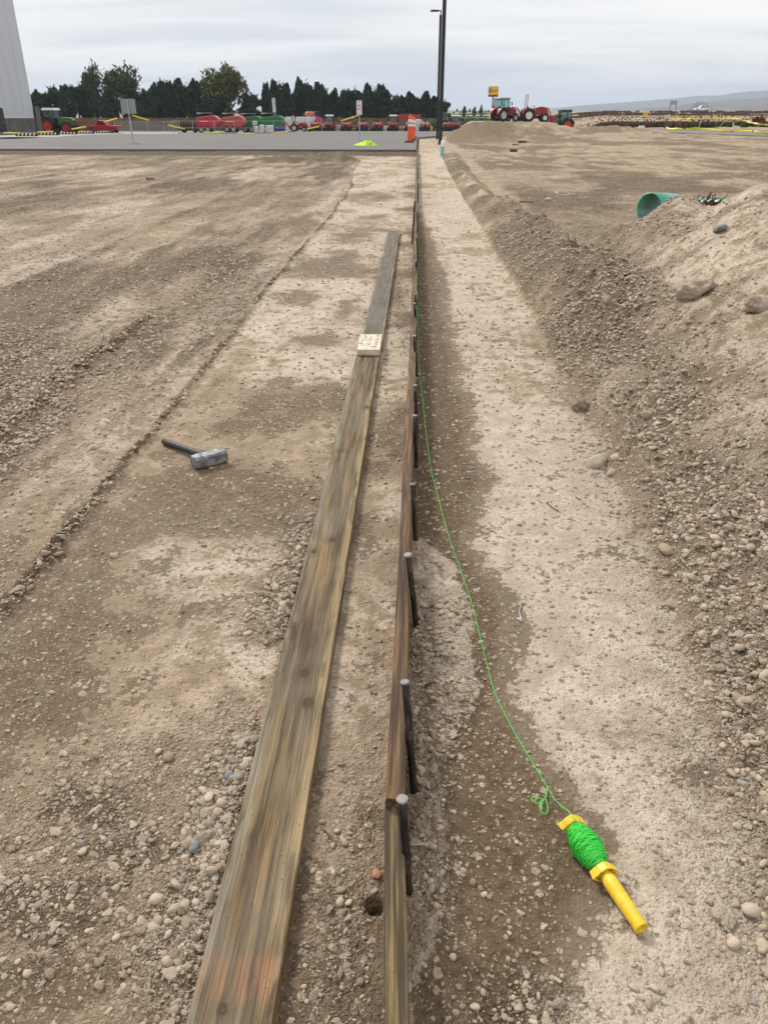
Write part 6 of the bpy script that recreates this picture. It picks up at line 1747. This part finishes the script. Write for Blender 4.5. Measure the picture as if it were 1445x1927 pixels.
WHERE = ['at the left end, touching the white building', 'just right of the white building corner', 'above the green tractor roof', 'above the windscreen of the green tractor', 'above the bonnet of the green tractor', 'above the gap between green tractor and red pickup', 'above the pickup bonnet',
         'at the left foot of the slim light green tree', 'between the slim and the wide light green trees', 'on the right flank of the wide green tree', 'right of the wide green tree, above a yellow sleeve', 'above the right end of the slatted fence', 'left one of a close pair before the black implement', 'right one of a close pair before the black implement',
         'above the left end of the pipe fence', 'above the black implement', 'above the left end of the bright red baler', 'above the middle of the bright red baler', 'at the left foot of the yellow green tree', 'before the middle of the yellow green tree', 'at the right foot of the yellow green tree', 'above the first green baler',
         'pointed one left of the tall white sign', 'directly behind the tall white sign', 'just right of the tall white sign', 'above the left wrapped pallets', 'left half of the highest pair, above the wrapped pallets', 'right half of the highest pair, above the wrapped pallets', 'above the pink baler', 'above the leftmost nose-on tractor', 'above the gap left of the first white cab roof', 'above the first white cab roof',
         'left of the narrow white sign, above an open tractor', 'close left of the narrow white sign', 'directly behind the narrow white sign', 'leftmost of a tall trio right of the narrow sign', 'middle of a tall trio right of the narrow sign', 'rightmost of a tall trio right of the narrow sign', 'close behind the tall trio on its right', 'above the second white cab roof', 'left of the delineators above the seed drill', 'above the orange delineators', 'right of the delineators above the white loads', 'left of the lamp posts', 'directly behind the lamp posts', 'last and lowest at the right end of the row']
for i, (px, rw_, wp) in enumerate(TR):
    Y = 214 + (i * 7 % 5) * 4
    size = 'tall' if rw_ < 158 else ('low' if rw_ > 172 else 'mid-height')
    lb = 'dark %s evergreen, %s' % (size, WHERE[i])
    tree(px, rw_, Y, wp * (1.75 if i % 3 else 1.55), JV[i % 5] if i % 3 else JR[(i // 3) % 3], lb, 'juniper_tree')
grp = 'broadleaf trees rising above the evergreens'
tree(181, 122, 224, 27, EV[0], 'tall slim light green tree, left of the two above the red pickup', 'broadleaf_tree', 8, 3.0, grp)
tree(234, 126, 222, 42, EV[1], 'wide green tree above the grey sign back', 'broadleaf_tree', 8, 3.0, grp)
tree(428, 122, 222, 46, YV[0], 'large yellow green tree above the balers', 'broadleaf_tree', 8, 3.2, grp)
for px, rw_, wp, lb in ((905, 197, 5, 'tiny far tree left of the yellow pole sign'), (873, 199, 6, 'tiny far tree above the green planter'), (892, 200, 5, 'small far tree above the middle of the planter')):
    tree(px, rw_, 330, wp, JV[1], lb, 'far_tree', 8, 2.1, 'small trees far off')

# ---- dry grass, scrub and weeds
def tufts(nm, n, area, hgt, wid, mat, seed, zf, clump=None):
    rg = np.random.default_rng(seed)
    x, y = area(rg, n)
    if clump:
        k = fbm(x * clump, y * clump, seed, 3) > 0.47
        x, y = x[k], y[k]
    n = len(x)
    z = zf(x, y)
    N = 4
    X = np.repeat(x, N); Yy = np.repeat(y, N); Z = np.repeat(z, N)
    a = rg.uniform(0, 6.283, n * N); h = hgt * rg.uniform(0.5, 1.3, n * N); w = wid * rg.uniform(0.5, 1.2, n * N)
    lx, ly = rg.normal(0, 0.35, n * N) * h, rg.normal(0, 0.35, n * N) * h
    ca, sa = np.cos(a) * w, np.sin(a) * w
    p0 = np.stack([X - ca, Yy - sa, Z - 0.03], 1); p1 = np.stack([X + ca, Yy + sa, Z - 0.03], 1)
    p2 = np.stack([X + lx + ca * 0.8, Yy + ly + sa * 0.8, Z + h], 1); p3 = np.stack([X + lx - ca * 0.8, Yy + ly - sa * 0.8, Z + h * 0.85], 1)
    v = np.stack([p0, p1, p2, p3], 1).reshape(-1, 3)
    me_ = np_mesh(nm, v, np.arange(len(v)).reshape(-1, 4), mat, False)
    o_ = bpy.data.objects.new(nm, me_); COL.objects.link(o_)
    tag(o_, kind='stuff')
    return o_
DRYG = leaf_mat('dry_grass', (0.13, 0.085, 0.042), (0.24, 0.165, 0.08), (0.30, 0.215, 0.115))
SAGE = leaf_mat('sagebrush', (0.10, 0.070, 0.050), (0.18, 0.128, 0.088), (0.22, 0.15, 0.09))
WEED = leaf_mat('green_weeds', (0.055, 0.065, 0.028), (0.095, 0.10, 0.042), (0.15, 0.11, 0.06))
tufts('dry_grass', 16000, lambda rg, n: (lambda y: (rg.uniform(-0.47, 0.10, n) * y, y))(rg.uniform(176, 212, n)), 0.55, 0.22, DRYG, 3, base_z)
tufts('sagebrush', 12000, lambda rg, n: (lambda y: (rg.uniform(0.14, 0.50, n) * y, y))(rg.uniform(262, 296, n)), 0.34, 0.14, SAGE, 5, base_z, 0.22)
tufts('desert_scrub', 1500, lambda rg, n: (lambda y: (rg.uniform(0.14, 0.50, n) * y, y))(rg.uniform(120, 250, n)), 0.20, 0.12, SAGE, 15, base_z, 0.22)
tufts('roadside_weeds', 14000, lambda rg, n: (lambda y: (rg.uniform(0.225, 0.50, n) * y, y))(rg.uniform(88, 102, n)), 0.36, 0.10, WEED, 7, base_z, 0.35)
tufts('brown_weeds', 6000, lambda rg, n: (lambda y: (rg.uniform(0.20, 0.34, n) * y, y))(rg.uniform(86, 96, n)), 0.40, 0.10, SAGE, 9, base_z, 0.35)
rb = empty('red_shrub', (bx(1432, 105), 105, bz(bx(1432, 105), 105)), 0, 'rusty red shrub at the right edge behind the caution tape', 'shrub')
o = bpy.data.objects.new('foliage', crown_mesh('shrub_foliage', 0.75, 1.2, 91, 'round', 900, 0.14, leaf_mat('rust_leaf', (0.12, 0.04, 0.022), (0.20, 0.07, 0.035), (0.24, 0.10, 0.05)))); COL.objects.link(o); o.parent = rb
MB().tube([(0, 0, -0.1), (0.05, 0, 0.4)], 0.04, 5).build('stem', BARK, rb)

# ---- hills
def hill(name, profile, Y, depth, mat, seed, rough):
    px = np.array([p[0] for p in profile], float); rw_ = np.array([p[1] for p in profile], float)
    u_ = np.linspace(px[0], px[-1], 260); n = 26
    v = []
    crest_ = (207.0 - np.interp(u_, px, rw_)) * Y / 1781.0 + 1.35
    xc = (u_ - 787.0) / 1633.0 * Y
    V_ = []
    for j in range(n):
        s = j / (n - 1)
        y = Y - depth * (1 - s)
        prof_ = s ** 1.25
        gul = 1 + rough * (fbm(xc / (Y * 0.012) , np.full_like(xc, s * 3.0), seed, 4) - 0.5) * math.sin(math.pi * s)
        V_.append(np.stack([xc, np.full_like(xc, y), -4 + (crest_ + 4) * prof_ * gul], 1))
    V_.append(np.stack([xc, np.full_like(xc, Y + depth * 0.6), np.full_like(xc, -4.0)], 1))
    n += 1
    m_ = 260
    ii_ = (np.arange(n - 1)[:, None] * m_ + np.arange(m_ - 1)[None, :]).ravel()
    me_ = np_mesh(name, np.concatenate(V_), np.stack([ii_, ii_ + 1, ii_ + m_ + 1, ii_ + m_], 1), mat)
    o_ = bpy.data.objects.new(name, me_); COL.objects.link(o_); tag(o_, kind='structure')
def hill_mat(name, a, b):
    t_ = NT(name)
    pos = t_.n('NewGeometry').outputs['Position']
    n = t_.noise(pos, 0.006, 6, 0.65)
    t_.set(Base_Color=t_.mix(t_.smooth(n, 0.35, 0.65), a, b), Roughness=0.95)
    return t_.m
HM = hill_mat('dry_hill', (0.10, 0.075, 0.062), (0.17, 0.13, 0.105))
hill('near_hills', [(1120, 207), (1180, 205.8), (1240, 202), (1262, 199), (1300, 194), (1335, 191), (1355, 188.5), (1385, 187), (1418, 185.5), (1445, 185), (1500, 183), (1600, 188), (1750, 196), (1900, 206)], 3600, 1000, HM, 3, 0.5)
hill('far_ridge', [(960, 207), (1040, 203.5), (1085, 199), (1140, 195), (1185, 192), (1230, 188), (1260, 186), (1300, 181.5), (1340, 181), (1365, 177), (1390, 174), (1445, 171), (1520, 167), (1650, 172), (1800, 180), (2000, 200)], 7400, 2000, HM, 5, 0.6)
hill('butte', [(1285, 207), (1292, 203), (1297, 195), (1303, 192.3), (1312, 192), (1318, 195), (1324, 201), (1334, 207)], 2600, 110, hill_mat('butte_rock', (0.07, 0.06, 0.055), (0.12, 0.10, 0.085)), 7, 0.3)

# ---- haze
hz = MB().box((0, 4500, 85), (11400, 9400, 186)).build('haze', None)
tag(hz, kind='stuff')
hm_ = bpy.data.materials.new('haze'); hm_.use_nodes = True
tt = hm_.node_tree; tt.nodes.clear()
ou = tt.nodes.new('ShaderNodeOutputMaterial'); vo = tt.nodes.new('ShaderNodeVolumePrincipled')
vo.inputs['Color'].default_value = (0.68, 0.82, 1.0, 1); vo.inputs['Density'].default_value = 1.5e-4; vo.inputs['Anisotropy'].default_value = 0.2
tt.links.new(vo.outputs[0], ou.inputs['Volume'])
hz.data.materials.append(hm_)
